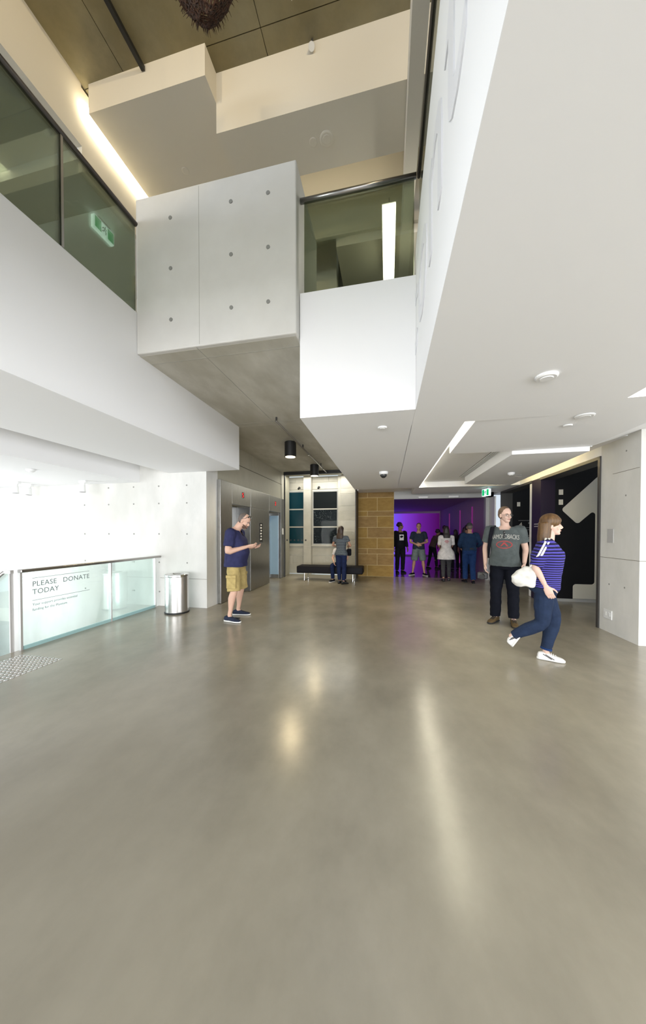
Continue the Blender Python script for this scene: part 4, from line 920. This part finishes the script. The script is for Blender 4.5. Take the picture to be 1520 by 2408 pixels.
        po = link(bt.get('name', 'trousers'), me, bt['mat'], t, True); spec['_pants'] = po
        if bt.get('belt'):
            mb = MB(); rings(mb, [(a+u*0.055, hipw*0.97+g*0.4+0.004, 0.113*st+g*0.4+0.004, rv, fv, 0.85), (a+u*0.095, hipw*0.94+g*0.4+0.004, 0.110*st+g*0.4+0.004, rv, fv, 0.85)], 24); mb.obj('belt', bt['belt'], t)
    # ---- shoes
    sh_ = spec.get('shoes')
    if sh_:
        for s_ in ('r', 'l'):
            shoe(t, J['an_'+s_], J['toe_'+s_], sh_['mat'], sh_['sole'], sh_.get('L', 0.285), sh_.get('sh', 0.028), sh_.get('tall', 0), sh_.get('pitch_'+s_, 0.0), sh_.get('laces'), sh_.get('stripe'), sh_.get('pitch_'+s_, 0.0) == 0.0)
    spec['_t'] = t; spec['_H'] = H; spec['_HM'] = HM; spec['_J'] = J
    return t

def cast_on(me, target, origin, xdir, ydir, off=0.004, scale=1.0):
    """lay a flat mesh (in xy) on a target mesh by rays along -z of the frame; all in the person's local space"""
    x = Vector(xdir).normalized(); y = Vector(ydir).normalized(); z = x.cross(y); o = Vector(origin)
    bm = bmesh.new(); bm.from_mesh(target.data); tree = BVHTree.FromBMesh(bm); bm.free()
    b = bmesh.new(); b.from_mesh(me)
    for it in range(2):
        long_ = [e for e in b.edges if e.calc_length() > 0.02]
        if long_: bmesh.ops.subdivide_edges(b, edges=long_, cuts=1)
    bmesh.ops.triangulate(b, faces=b.faces)
    for v in b.verts:
        p = o+x*v.co.x+y*v.co.y+z*0.5; h = tree.ray_cast(p, -z)
        v.co = (h[0] if h[0] else o+x*v.co.x+y*v.co.y)+z*(off+v.co.z)
    b.to_mesh(me); b.free(); return me

PM = {}
PM['eyew'] = principled('eye_white', (0.62, 0.60, 0.58), 0.3); PM['iris'] = principled('eye_iris', (0.03, 0.02, 0.015), 0.2); PM['lip'] = principled('lips', (0.40, 0.17, 0.14), 0.5)
def skin(n, c): return noisy(n, tuple(x*0.93 for x in c), c, 12, (0.5, 0.6), spec=0.35)
PM['skin_a'] = skin('skin_fair', (0.62, 0.39, 0.29)); PM['skin_b'] = skin('skin_pale', (0.66, 0.45, 0.36)); PM['skin_c'] = skin('skin_tan', (0.42, 0.24, 0.16)); PM['skin_d'] = skin('skin_brown', (0.28, 0.16, 0.11))
PM['hair_g'] = noisy('hair_grey_brown', (0.08, 0.06, 0.05), (0.17, 0.14, 0.12), 60, (0.6, 0.7)); PM['hair_b'] = noisy('hair_black', (0.008, 0.007, 0.007), (0.02, 0.016, 0.014), 60, (0.45, 0.55))
PM['hair_r'] = noisy('hair_chestnut', (0.065, 0.030, 0.009), (0.15, 0.078, 0.022), 45, (0.45, 0.55), stretch=(1, 1, 0.15)); PM['hair_br'] = noisy('hair_brown', (0.10, 0.06, 0.035), (0.17, 0.11, 0.07), 50, (0.5, 0.6)); PM['hair_d'] = noisy('hair_dark_brown', (0.02, 0.012, 0.008), (0.045, 0.025, 0.016), 50, (0.45, 0.55))
PM['beard'] = noisy('beard_stubble', (0.07, 0.038, 0.025), (0.15, 0.085, 0.06), 70, (0.8, 0.9))
PM['navy'] = fabric('navy_cotton', (0.030, 0.032, 0.085)); PM['khaki'] = fabric('khaki_cotton', (0.42, 0.32, 0.13)); PM['grey'] = fabric('slate_cotton', (0.085, 0.10, 0.10)); PM['denim_d'] = fabric('black_denim', (0.005, 0.006, 0.011)); PM['denim'] = fabric('blue_denim', (0.016, 0.027, 0.058)); PM['denim_n'] = fabric('navy_denim', (0.012, 0.02, 0.06))
PM['blackc'] = fabric('black_cotton', (0.008, 0.008, 0.012)); PM['white'] = fabric('white_cotton', (0.62, 0.60, 0.60)); PM['bluec'] = fabric('blue_cotton', (0.012, 0.030, 0.075)); PM['jeanblue'] = fabric('mid_blue_jeans', (0.012, 0.035, 0.12)); PM['charc'] = fabric('charcoal_leggings', (0.05, 0.05, 0.055)); PM['teal'] = fabric('dark_check', (0.02, 0.028, 0.045)); PM['greyshort'] = fabric('grey_shorts', (0.13, 0.16, 0.16)); PM['olive'] = fabric('olive_top', (0.07, 0.06, 0.04))
PM['stripe'] = striped('violet_navy_stripes', (0.010, 0.008, 0.030), (0.075, 0.065, 0.36), 37, 0.50, grad=True); PM['stripe_g'] = striped('grey_knit_stripes', (0.03, 0.035, 0.045), (0.17, 0.20, 0.22), 38, 0.4, wob=0.02)
PM['sole_w'] = principled('white_rubber', (0.72, 0.71, 0.68), 0.6); PM['sole_b'] = principled('black_rubber', (0.015, 0.015, 0.015), 0.7); PM['shoe_n'] = fabric('navy_canvas', (0.022, 0.028, 0.05)); PM['shoe_br'] = fabric('brown_suede', (0.11, 0.075, 0.035)); PM['shoe_w'] = principled('white_leather', (0.75, 0.74, 0.72), 0.5); PM['shoe_b'] = principled('black_leather_shoe', (0.01, 0.01, 0.012), 0.4)
PM['bagw'] = fabric('white_canvas', (0.70, 0.68, 0.62)); PM['logo_r'] = principled('faded_red_print', (0.36, 0.05, 0.05), 0.8); PM['logo_w'] = principled('faded_grey_print', (0.45, 0.44, 0.40), 0.8); PM['chrome'] = principled('chrome', (0.6, 0.6, 0.6), 0.15, 1.0)

def face_to(fx, fy): return math.atan2(-fx, fy)

# 1 man in navy shirt looking at his phone
P1 = dict(label='man in navy shirt and khaki cargo shorts looking down at his phone beside the lift', loc=(-2.50, 4.82, 0), rz=face_to(0.93, 0.12), height=1.82, stout=1.24, belly=0.035, vox=0.010, hvox=0.005, skin=PM['skin_a'], hair=PM['hair_g'], hairstyle='buzz',
    J=dict(hf=(0.05, 0.86, -0.50), hu=(0, 0.5, 0.86), chin=(0.005, 0.085, 1.485), neck=(0, 0.0, 1.465), shc=(0, -0.02, 1.415), sh_r=(0.205, -0.01, 1.39), sh_l=(-0.205, -0.01, 1.39),
           el_r=(0.265, -0.03, 1.10), wr_r=(0.10, 0.23, 1.175), el_l=(-0.265, 0.0, 1.10), wr_l=(-0.06, 0.28, 1.17),
           hip_r=(0.11, 0, 0.90), hip_l=(-0.11, 0, 0.90), kn_r=(0.165, 0.03, 0.49), kn_l=(-0.165, 0.03, 0.49), an_r=(0.195, -0.04, 0.085), an_l=(-0.20, -0.04, 0.085), toe_r=(0.30, 1, 0), toe_l=(-0.05, 1, 0)),
    hn_r=(-0.75, 0.0, 0.75), hn_l=(0.75, 0.0, 0.75), curl_r=0.9, curl_l=0.9, hd_r=(-0.25, 0.95, 0.12), hd_l=(0.2, 0.95, 0.12), thumb_r=-1, thumb_l=1,
    top=dict(mat=PM['navy'], hem=0.075, sleeve=0.72, grow=0.016, sg=0.026, vneck=0.07, flare=0.012), bottom=dict(mat=PM['khaki'], short=1.04, g=0.016, name='shorts', fold=0.014), shoes=dict(mat=PM['shoe_n'], sole=PM['sole_w'], L=0.30))
t = make_person(P1); H = P1['_H']; HM = P1['_HM']
mb = MB(); mb.ell(H(0, 0.050, 0.034), (0.049, 0.046, 0.032), 16, 10, HM); mb.ell(H(0, 0.038, 0.060), (0.060, 0.045, 0.022), 16, 10, HM); mb.ell(H(0, 0.084, 0.066), (0.026, 0.014, 0.006), 12, 6, HM); link('beard', remesh(mb, 0.006, 2), PM['beard'], t, True)
MB().ell(H(0, 0.0985, 0.049), (0.018, 0.004, 0.005), 10, 6, HM).obj('mouth', PM['lip'], t)
for nm, par in (('pocket', 1), ('pocket', -1)):
    J = P1['_J']; k_ = J['hip_r' if par > 0 else 'hip_l'].lerp(J['kn_r' if par > 0 else 'kn_l'], 0.66)
    pk = MB().box(-0.012, 0.012, -0.075, 0.075, -0.09, 0.09).obj('pocket', PM['khaki'], t, bevel=0.01); pk.location = k_+V(par*0.118, 0, -0.01)
    fl = MB().box(-0.010, 0.010, -0.08, 0.08, -0.025, 0.025).obj('pocket_flap', PM['khaki'], t, bevel=0.008); fl.location = k_+V(par*0.128, 0, 0.085)
# sunglasses pushed up on the head
W1 = t.location; sg = empty('sunglasses', tuple(t.location), t.rotation_euler.z); sg.scale = t.scale; tag(sg, 'silver framed sunglasses pushed up on the head of the man in navy', 'sunglasses')
for sx in (-1, 1):
    l_ = MB().ell(H(sx*0.034, 0.050, 0.212), (0.030, 0.008, 0.019), 14, 8, HM).obj('lens', M['dome'], sg, True)
    MB().tube([H(sx*0.034+0.031*math.cos(a*PI/8), 0.053, 0.212+0.020*math.sin(a*PI/8)) for a in range(17)], 0.0035, 6).obj('rim', PM['chrome'], sg)
    MB().tube([H(sx*0.064, 0.048, 0.212), H(sx*0.080, 0.02, 0.165), H(sx*0.081, -0.03, 0.13)], 0.0035, 6).obj('temple', PM['chrome'], sg)
MB().tube([H(-0.006, 0.056, 0.214), H(0.006, 0.056, 0.214)], 0.003, 6).obj('bridge', PM['chrome'], sg)
ph = empty('phone', tuple(t.location), t.rotation_euler.z); ph.scale = t.scale; tag(ph, 'dark phone held by the man in navy', 'phone')
b_ = MB().box(-0.035, 0.035, -0.07, 0.07, -0.005, 0.005).obj('case', M['black'], ph, bevel=0.003); b_.matrix_local = Matrix.Translation((0.015, 0.385, 1.215)) @ Matrix.Rotation(R(25), 4, 'X')
b2 = MB().box(-0.031, 0.031, -0.063, 0.063, 0.005, 0.0058).obj('screen', M['dome'], ph); b2.matrix_local = b_.matrix_local

# 2 man in slate t-shirt looking aside
P2 = dict(label='man in slate grey printed t-shirt and black jeans looking aside, camera in hand', loc=(1.83, 5.44, 0), rz=face_to(-0.36, -0.93), height=1.85, stout=1.10, belly=0.02, vox=0.010, hvox=0.005, skin=PM['skin_b'], hair=PM['hair_br'], hairstyle='short',
    J=dict(hf=(-0.62, 0.78, -0.05), kn_r=(0.11, 0.02, 0.49), kn_l=(-0.115, 0.02, 0.49), an_r=(0.12, -0.01, 0.085), an_l=(-0.125, 0.06, 0.085), toe_r=(0.35, 1, 0), toe_l=(-0.15, 1, 0),
           sh_r=(0.195, -0.01, 1.41), sh_l=(-0.195, -0.01, 1.41), el_r=(0.265, -0.05, 1.13), wr_r=(0.255, 0.05, 0.89), el_l=(-0.265, -0.05, 1.13), wr_l=(-0.25, 0.10, 0.92)), curl_r=0.75, curl_l=0.6,
    top=dict(mat=PM['grey'], hem=0.055, sleeve=0.66, grow=0.016, sg=0.028, flare=0.012), bottom=dict(mat=PM['denim_d'], g=0.022, cuff=0.052, fold=0.010), shoes=dict(mat=PM['shoe_br'], sole=PM['sole_b'], L=0.30, laces=PM['sole_b']))
t = make_person(P2); H = P2['_H']; HM = P2['_HM']
me = text_mesh('DIAMONDBACKS', 0.082, 0, 'CENTER', 0.92)
for v in me.vertices: v.co.y *= 1.15; v.co.x *= 0.62; v.co.y += 0.02-0.5*v.co.x*v.co.x
link('chest_lettering', cast_on(me, P2['_shirt'], (0.0, 0, 1.265), (-1, 0, 0), (0, 0, 1)), PM['logo_w'], t)
def ringmesh(rx, ry, w, n=36):
    v = []; f = []
    for i in range(n):
        a = 2*PI*i/n; v += [(rx*math.cos(a), ry*math.sin(a), 0), ((rx-w)*math.cos(a), (ry-w)*math.sin(a), 0)]
    for i in range(n): j = (i+1) % n; f.append((2*i, 2*j, 2*j+1, 2*i+1))
    m_ = bpy.data.meshes.new('ring'); m_.from_pydata(v, [], f); return m_
link('chest_oval', cast_on(ringmesh(0.105, 0.058, 0.013), P2['_shirt'], (0.0, 0, 1.195), (-1, 0, 0), (0, 0, 1)), PM['logo_r'], t)
me = bpy.data.meshes.new('mark'); me.from_pydata([(-0.055, -0.025, 0), (-0.035, -0.025, 0), (0.0, 0.012, 0), (0.035, -0.025, 0), (0.055, -0.025, 0), (0.01, 0.034, 0), (-0.01, 0.034, 0)], [], [(0, 1, 2, 6), (2, 3, 4, 5), (6, 2, 5)])
link('chest_mark', cast_on(me, P2['_shirt'], (0.0, 0, 1.195), (-1, 0, 0), (0, 0, 1)), PM['logo_r'], t)
gl = empty('glasses', tuple(t.location), t.rotation_euler.z); gl.scale = t.scale; tag(gl, 'thin framed glasses on the man in the slate t-shirt', 'glasses')
for sx in (-1, 1):
    MB().tube([H(sx*0.032+0.024*math.cos(a*PI/8), 0.094, 0.108+0.015*math.sin(a*PI/8)) for a in range(17)], 0.0018, 6).obj('rim', M['darkframe'], gl)
    MB().tube([H(sx*0.056, 0.092, 0.112), H(sx*0.077, 0.02, 0.112), H(sx*0.079, -0.01, 0.104)], 0.0018, 6).obj('temple', M['darkframe'], gl)
MB().tube([H(-0.008, 0.096, 0.11), H(0.008, 0.096, 0.11)], 0.0018, 6).obj('bridge', M['darkframe'], gl)
sgl = empty('sunglasses', tuple(t.location), t.rotation_euler.z); sgl.scale = t.scale; tag(sgl, 'black sunglasses hooked on the collar of the slate t-shirt', 'sunglasses')
for k in range(2): MB().ell((0.0, 0.148, 1.375-0.055*k), (0.016, 0.012, 0.026), 10, 6).obj('lens', M['dome'], sgl, True)
# backpack strap + bag
bk = empty('backpack', tuple(t.location), t.rotation_euler.z); bk.scale = t.scale; tag(bk, 'black bag strapped over the shoulder of the man in the slate t-shirt', 'bag')
MB().box(-0.10, 0.16, -0.26, -0.155, 0.98, 1.38).obj('sack', PM['blackc'], bk, bevel=0.03)
st_ = MB(); rings(st_, [(V(0.145, -0.15, 1.36), 0.028, 0.006, V(1, 0, 0), V(0, 0, 1), 0.6), (V(0.150, -0.06, 1.478), 0.030, 0.006, V(1, 0, 0), V(0, 0.3, 1), 0.6), (V(0.158, 0.07, 1.455), 0.030, 0.006, V(1, 0, 0), V(0, 0.8, 0.6), 0.6), (V(0.178, 0.125, 1.34), 0.028, 0.006, V(1, 0, 0), V(0, 1, 0.1), 0.6), (V(0.205, 0.10, 1.15), 0.026, 0.006, V(0.8, -0.5, 0), V(0.5, 0.8, 0), 0.6), (V(0.215, 0.02, 0.98), 0.022, 0.006, V(0.5, -0.9, 0), V(0.9, 0.5, 0), 0.6)], 10); st_.obj('strap', PM['blackc'], bk)
cm_ = empty('photo_camera', tuple(t.location), t.rotation_euler.z); cm_.scale = t.scale; tag(cm_, 'black photo camera hanging from the hand of the man in the slate t-shirt', 'camera')
MB().box(0.22, 0.36, 0.03, 0.11, 0.66, 0.76).obj('camera_body', M['black'], cm_, bevel=0.012); MB().tube([(0.29, 0.09, 0.71), (0.29, 0.17, 0.70)], 0.038, 16).obj('lens', M['black'], cm_); MB().tube([(0.24, 0.06, 0.76), (0.25, 0.06, 0.80), (0.26, 0.06, 0.83)], 0.006, 6).obj('strap', M['black'], cm_)

# 3 walking woman in violet stripes
P3 = dict(label='woman with chestnut bob in violet striped top striding to the right', loc=(1.72, 3.92, 0), rz=face_to(0.93, -0.30), height=1.66, stout=1.28, fem=True, vox=0.010, hvox=0.005, skin=PM['skin_b'], hair=PM['hair_r'], hairstyle='bob',
    J=dict(pel=(0, 0.0, 0.92), waist=(0, 0.02, 1.06), chest=(0, 0.035, 1.26), shc=(0, 0.03, 1.405), neck=(0, 0.03, 1.455), chin=(0, 0.065, 1.505), hf=(0, 1, -0.03),
           sh_r=(0.165, 0.02, 1.395), sh_l=(-0.165, 0.04, 1.395), el_r=(0.225, -0.10, 1.14), wr_r=(0.225, 0.0, 0.92), el_l=(-0.23, -0.02, 1.12), wr_l=(-0.22, 0.06, 0.90),
           hip_r=(0.095, 0.0, 0.895), hip_l=(-0.095, 0.0, 0.895), kn_l=(-0.09, 0.11, 0.50), an_l=(-0.06, 0.03, 0.09), kn_r=(0.09, -0.02, 0.48), an_r=(0.085, -0.34, 0.255), toe_r=(0.05, 1, 0), toe_l=(0.05, 1, 0)), curl_r=0.7, curl_l=0.6,
    top=dict(mat=PM['stripe'], hem=0.03, sleeve=0.98, grow=0.018, sg=0.020, bust=1, scoop=0.7, nw=0.118), bottom=dict(mat=PM['denim'], g=0.014, end=0.90, cuff=0.040, fold=0.006, name='jeans'), shoes=dict(mat=PM['shoe_w'], sole=PM['sole_w'], L=0.27, laces=PM['sole_w'], stripe=M['darkframe'], pitch_r=-1.05))
t = make_person(P3); J = P3['_J']
for s_ in ('l',):
    kn, an = J['kn_'+s_], J['an_'+s_]; MB().tube([kn.lerp(an, 0.86), kn.lerp(an, 0.915)], [0.060, 0.061], 16).obj('cuff', PM['jeanblue'], t)
bg = empty('shoulder_bag', tuple(t.location), t.rotation_euler.z); bg.scale = t.scale; tag(bg, 'white canvas bag slung behind the woman in violet stripes', 'bag')
mb = MB(); rr = random.Random(2)
rings(mb, [(V(0.20, -0.16, 1.13), 0.03, 0.05, V(1, 0, 0), V(0, 1, 0), 0.8), (V(0.20, -0.19, 1.08), 0.055, 0.09, V(1, 0, 0), V(0, 1, 0), 0.8), (V(0.20, -0.215, 1.02), 0.07, 0.125, V(1, 0, 0), V(0, 1, 0), 0.7), (V(0.20, -0.21, 0.95), 0.07, 0.12, V(1, 0, 0), V(0, 1, 0), 0.7), (V(0.20, -0.19, 0.905), 0.045, 0.08, V(1, 0, 0), V(0, 1, 0), 0.7)], 18)
me = remesh(mb, 0.012, 2)
displace(me, lambda c: noise.noise(c*14)*0.02)
link('pouch', me, PM['bagw'], bg, True)
for k in (0, 1):
    mb = MB(); rings(mb, [(V(0.20, -0.15+0.03*k, 1.12), 0.006, 0.016, V(1, 0, 0), V(0, 1, 0), 0.7), (V(0.262, -0.075+0.03*k, 1.28), 0.006, 0.012, V(1, 0, 0), V(0, 1, 0), 0.7), (V(0.228, -0.01+0.03*k, 1.42), 0.006, 0.012, V(0.7, 0, 0.7), V(0, 1, 0), 0.7), (V(0.165, 0.0+0.03*k, 1.465), 0.006, 0.012, V(0, 0, 1), V(0, 1, 0), 0.7)], 8); mb.obj('strap', PM['bagw'], bg)

# 4 woman seen from behind, in front of the bench
P4 = dict(label='woman with dark hair in grey striped top seen from behind before the bench', loc=(-1.28, 8.66, 0), rz=face_to(0.25, 1), height=1.62, fem=True, stout=1.0, vox=0.013, hvox=0.009, fvox=0.007, skin=PM['skin_c'], hair=PM['hair_d'], hairstyle='long', face=False,
    J=dict(el_r=(0.285, 0.05, 1.17), wr_r=(0.17, 0.24, 1.14), el_l=(-0.285, 0.02, 1.17), wr_l=(-0.16, 0.24, 1.12), kn_r=(0.085, 0.015, 0.49), an_r=(0.085, -0.02, 0.085), kn_l=(-0.08, 0.015, 0.49), an_l=(-0.075, 0.06, 0.085), toe_r=(0.8, 1, 0), toe_l=(0.2, 1, 0)),
    top=dict(mat=PM['stripe_g'], hem=0.05, sleeve=0.5, grow=0.018, sg=0.02, flare=0.015), bottom=dict(mat=PM['denim_n'], g=0.015, cuff=0.036, end=0.93), shoes=dict(mat=PM['shoe_b'], sole=PM['sole_b'], L=0.25, sh=0.01))
t = make_person(P4)
hb = empty('handbag', (-1.12, 8.86, 0.0)); tag(hb, 'black handbag at the side of the woman in grey stripes', 'bag')
MB().box(-0.03, 0.10, -0.02, 0.10, 0.78, 0.98).obj('pouch', PM['blackc'], hb, bevel=0.03); MB().tube([(0.02, 0.04, 0.97), (-0.02, 0.02, 1.2), (-0.12, 0.0, 1.36)], 0.008, 6).obj('strap', PM['blackc'], hb)

# 5 youth seated on the bench
P5 = dict(label='youth in white t-shirt with braces and dark jeans sitting on the black bench', loc=(-1.36, 9.28, -0.03), rz=face_to(-0.1, -1), height=1.62, stout=0.98, vox=0.013, hvox=0.009, fvox=0.007, skin=PM['skin_a'], hair=PM['hair_d'], hairstyle='short',
    J=dict(pel=(0, 0.0, 0.58), waist=(0, 0.03, 0.71), chest=(0, 0.09, 0.90), shc=(0, 0.12, 1.04), neck=(0, 0.13, 1.09), chin=(0, 0.19, 1.13), hf=(0, 0.9, -0.4), hu=(0, 0.4, 0.9), sh_r=(0.18, 0.11, 1.03), sh_l=(-0.18, 0.11, 1.03), el_r=(0.245, 0.18, 0.77), wr_r=(0.15, 0.38, 0.66), el_l=(-0.245, 0.18, 0.77), wr_l=(-0.15, 0.38, 0.66),
           hip_r=(0.09, 0.03, 0.56), hip_l=(-0.09, 0.03, 0.56), kn_r=(0.20, 0.42, 0.555), kn_l=(-0.20, 0.42, 0.555), an_r=(0.19, 0.36, 0.125), an_l=(-0.19, 0.36, 0.125), toe_r=(0.4, 1, 0), toe_l=(-0.4, 1, 0)), hd_r=(-0.3, 0.5, -0.6), hd_l=(0.3, 0.5, -0.6),
    top=dict(mat=PM['white'], hem=0.02, sleeve=0.6), bottom=dict(mat=PM['denim_n'], g=0.014, cuff=0.044), shoes=dict(mat=PM['blackc'], sole=PM['sole_w'], L=0.27))
t = make_person(P5)
for c in t.children:
    if c.name.startswith('shoe'): c.location.z += 0.03/t.scale.x
for sx in (-1, 1): MB().tube([(sx*0.09, 0.20, 0.72), (sx*0.10, 0.235, 0.92), (sx*0.10, 0.20, 1.06), (sx*0.08, 0.10, 1.10)], 0.012, 6).obj('brace', PM['blackc'], t)

GP = 'visitors at the gallery entrance'
# 6-10 visitors by the gallery
P6 = dict(label='man in black with pale printed square on his shirt standing beside the sandstone wall', loc=(0.44, 11.45, 0), rz=face_to(0.35, -0.9), height=1.80, vox=0.015, hvox=0.010, fvox=0.008, skin=PM['skin_d'], hair=PM['hair_b'], hairstyle='curly', group=GP, J=dict(hf=(-0.9, 0.45, 0)), top=dict(mat=PM['blackc'], hem=0.04, sleeve=1.9), bottom=dict(mat=PM['blackc'], g=0.02), shoes=dict(mat=PM['blackc'], sole=PM['sole_b']))
t = make_person(P6)
me = bpy.data.meshes.new('sq'); me.from_pydata([(-0.08, -0.1, 0), (0.08, -0.1, 0), (0.08, 0.1, 0), (-0.08, 0.1, 0)], [], [(0, 1, 2, 3)]); link('chest_print', cast_on(me, P6['_shirt'], (0, 0, 1.24), (-1, 0, 0), (0, 0, 1), 0.006), M['plastic_w'], t)
P7 = dict(label='man in dark polo and grey shorts standing with hands joined in the gallery entrance', loc=(1.03, 10.95, 0), rz=face_to(-0.1, -1), height=1.76, stout=1.08, vox=0.014, hvox=0.009, fvox=0.007, skin=PM['skin_c'], hair=PM['hair_d'], hairstyle='short', group=GP,
    J=dict(el_r=(0.27, 0.0, 1.13), wr_r=(0.06, 0.20, 1.04), el_l=(-0.27, 0.0, 1.13), wr_l=(-0.05, 0.20, 1.06), kn_r=(0.14, 0.02, 0.49), kn_l=(-0.14, 0.02, 0.49), an_r=(0.19, 0, 0.085), an_l=(-0.19, 0.02, 0.085), toe_r=(0.7, 1, 0), toe_l=(-0.5, 1, 0)), hd_r=(-1, 0.1, -0.1), hd_l=(1, 0.1, -0.1), hn_r=(0, -1, 0), hn_l=(0, -1, 0),
    top=dict(mat=PM['teal'], hem=0.05, sleeve=0.7, grow=0.018, sg=0.02), bottom=dict(mat=PM['greyshort'], short=0.98, g=0.025, name='shorts'), shoes=dict(mat=PM['blackc'], sole=PM['sole_w']))
make_person(P7)
P8 = dict(label='woman in white tunic and charcoal leggings walking into the gallery', loc=(1.72, 9.86, 0), rz=face_to(0.05, 1), height=1.63, fem=True, stout=1.02, vox=0.013, hvox=0.009, fvox=0.007, skin=PM['skin_c'], hair=PM['hair_b'], hairstyle='long', face=False, group=GP,
    J=dict(el_r=(0.215, 0.02, 1.14), wr_r=(0.17, 0.20, 1.05), el_l=(-0.215, 0.02, 1.14), wr_l=(-0.17, 0.2, 1.05), kn_l=(-0.09, -0.01, 0.48), an_l=(-0.095, -0.14, 0.11), kn_r=(0.09, 0.05, 0.49), an_r=(0.09, 0.03, 0.085)),
    top=dict(mat=PM['white'], hem=0.24, sleeve=0.95, grow=0.02, flare=0.05, name='tunic'), bottom=dict(mat=PM['charc'], g=0.015, cuff=0.036, end=0.93), shoes=dict(mat=PM['shoe_b'], sole=PM['sole_b'], L=0.25, sh=0.01))
t = make_person(P8)
bm_ = bmesh.new()
for k, (w, z) in enumerate(((0.10, 1.30), (0.14, 1.27), (0.08, 1.235))):
    me = bpy.data.meshes.new('pr'); me.from_pydata([(-w/2, -0.008, 0), (w/2, -0.008, 0), (w/2, 0.008, 0), (-w/2, 0.008, 0)], [], [(0, 1, 2, 3)]); link('back_print', cast_on(me, P8['_shirt'], (0, 0, z), (1, 0, 0), (0, 0, 1), 0.006), PM['logo_r'], t)
hb = empty('shoulder_bag', (1.95, 9.90, 0)); tag(hb, 'dark shoulder bag of the woman in the white tunic', 'bag')
MB().box(-0.04, 0.05, -0.10, 0.10, 0.80, 1.08).obj('pouch', PM['blackc'], hb, bevel=0.03); MB().tube([(0.0, -0.07, 1.07), (-0.05, 0.0, 1.38), (0.0, 0.07, 1.07)], 0.008, 6).obj('strap', PM['blackc'], hb)
P9 = dict(label='man in grey cap, dark blue shirt and blue jeans walking away towards the gallery', loc=(2.30, 9.58, 0), rz=face_to(0.0, 1), height=1.72, stout=1.10, vox=0.013, hvox=0.009, fvox=0.007, skin=PM['skin_c'], hair=PM['hair_g'], hairstyle='cap', capm=PM['charc'], face=False, group=GP,
    J=dict(hf=(0, 1, -0.1), el_r=(0.29, -0.02, 1.15), wr_r=(0.24, 0.16, 1.04), el_l=(-0.27, 0.0, 1.13), wr_l=(-0.20, 0.18, 1.02), kn_l=(-0.09, 0.10, 0.50), an_l=(-0.09, 0.10, 0.085), kn_r=(0.09, 0.02, 0.48), an_r=(0.09, -0.10, 0.085)),
    top=dict(mat=PM['bluec'], hem=-0.02, sleeve=1.85, grow=0.018, sg=0.02), bottom=dict(mat=PM['jeanblue'], g=0.022, cuff=0.05, belt=PM['sole_b']), shoes=dict(mat=PM['blackc'], sole=PM['sole_b']))
make_person(P9)
P10 = dict(label='woman with dark hair and olive top leaning forward inside the gallery', loc=(1.75, 13.0, 0), rz=face_to(0.85, 0.4), height=1.66, fem=True, vox=0.015, hvox=0.010, fvox=0.008, skin=PM['skin_d'], hair=PM['hair_b'], hairstyle='curly', face=False, group=GP,
    J=dict(chest=(0, 0.12, 1.23), shc=(0, 0.19, 1.36), neck=(0, 0.21, 1.405), chin=(0, 0.27, 1.43), waist=(0, 0.04, 1.06), sh_r=(0.16, 0.18, 1.34), sh_l=(-0.16, 0.18, 1.34), el_r=(0.23, 0.12, 1.08), wr_r=(0.2, 0.30, 0.95), el_l=(-0.23, 0.2, 1.08), wr_l=(-0.18, 0.36, 0.98), kn_r=(0.10, 0.10, 0.50), an_r=(0.10, 0.14, 0.085), kn_l=(-0.09, -0.06, 0.49), an_l=(-0.09, -0.16, 0.085)),
    top=dict(mat=PM['olive'], hem=0.03, sleeve=0.3), bottom=dict(mat=PM['blackc'], g=0.01), shoes=dict(mat=PM['blackc'], sole=PM['sole_b'], L=0.25))
make_person(P10)
for k, (x, y, h, lab) in enumerate(((2.38, 14.0, 1.74, 'dark figure in the gallery just right of the leaning woman'), (2.55, 12.6, 1.55, 'shorter dark figure in the gallery beside the man in the grey cap'), (2.72, 11.6, 1.70, 'dark figure half hidden behind the man in the grey cap'), (2.80, 12.2, 1.64, 'dark figure at the right-hand edge of the gallery opening'))):
    P = dict(label=lab, loc=(x-0.03, y, 0), rz=face_to(0.2*k-0.3, 1), height=h, fem=k % 2 == 1, vox=0.018, hvox=0.011, fvox=0.009, skin=PM['skin_d'], hair=PM['hair_b'], hairstyle='long' if k % 2 else 'short', face=False, group=GP, top=dict(mat=PM['blackc'], hem=0.05, sleeve=1.6), bottom=dict(mat=PM['blackc'], g=0.012), shoes=dict(mat=PM['blackc'], sole=PM['sole_b']))
    make_person(P)

bpy.data.scenes.remove(TMP)
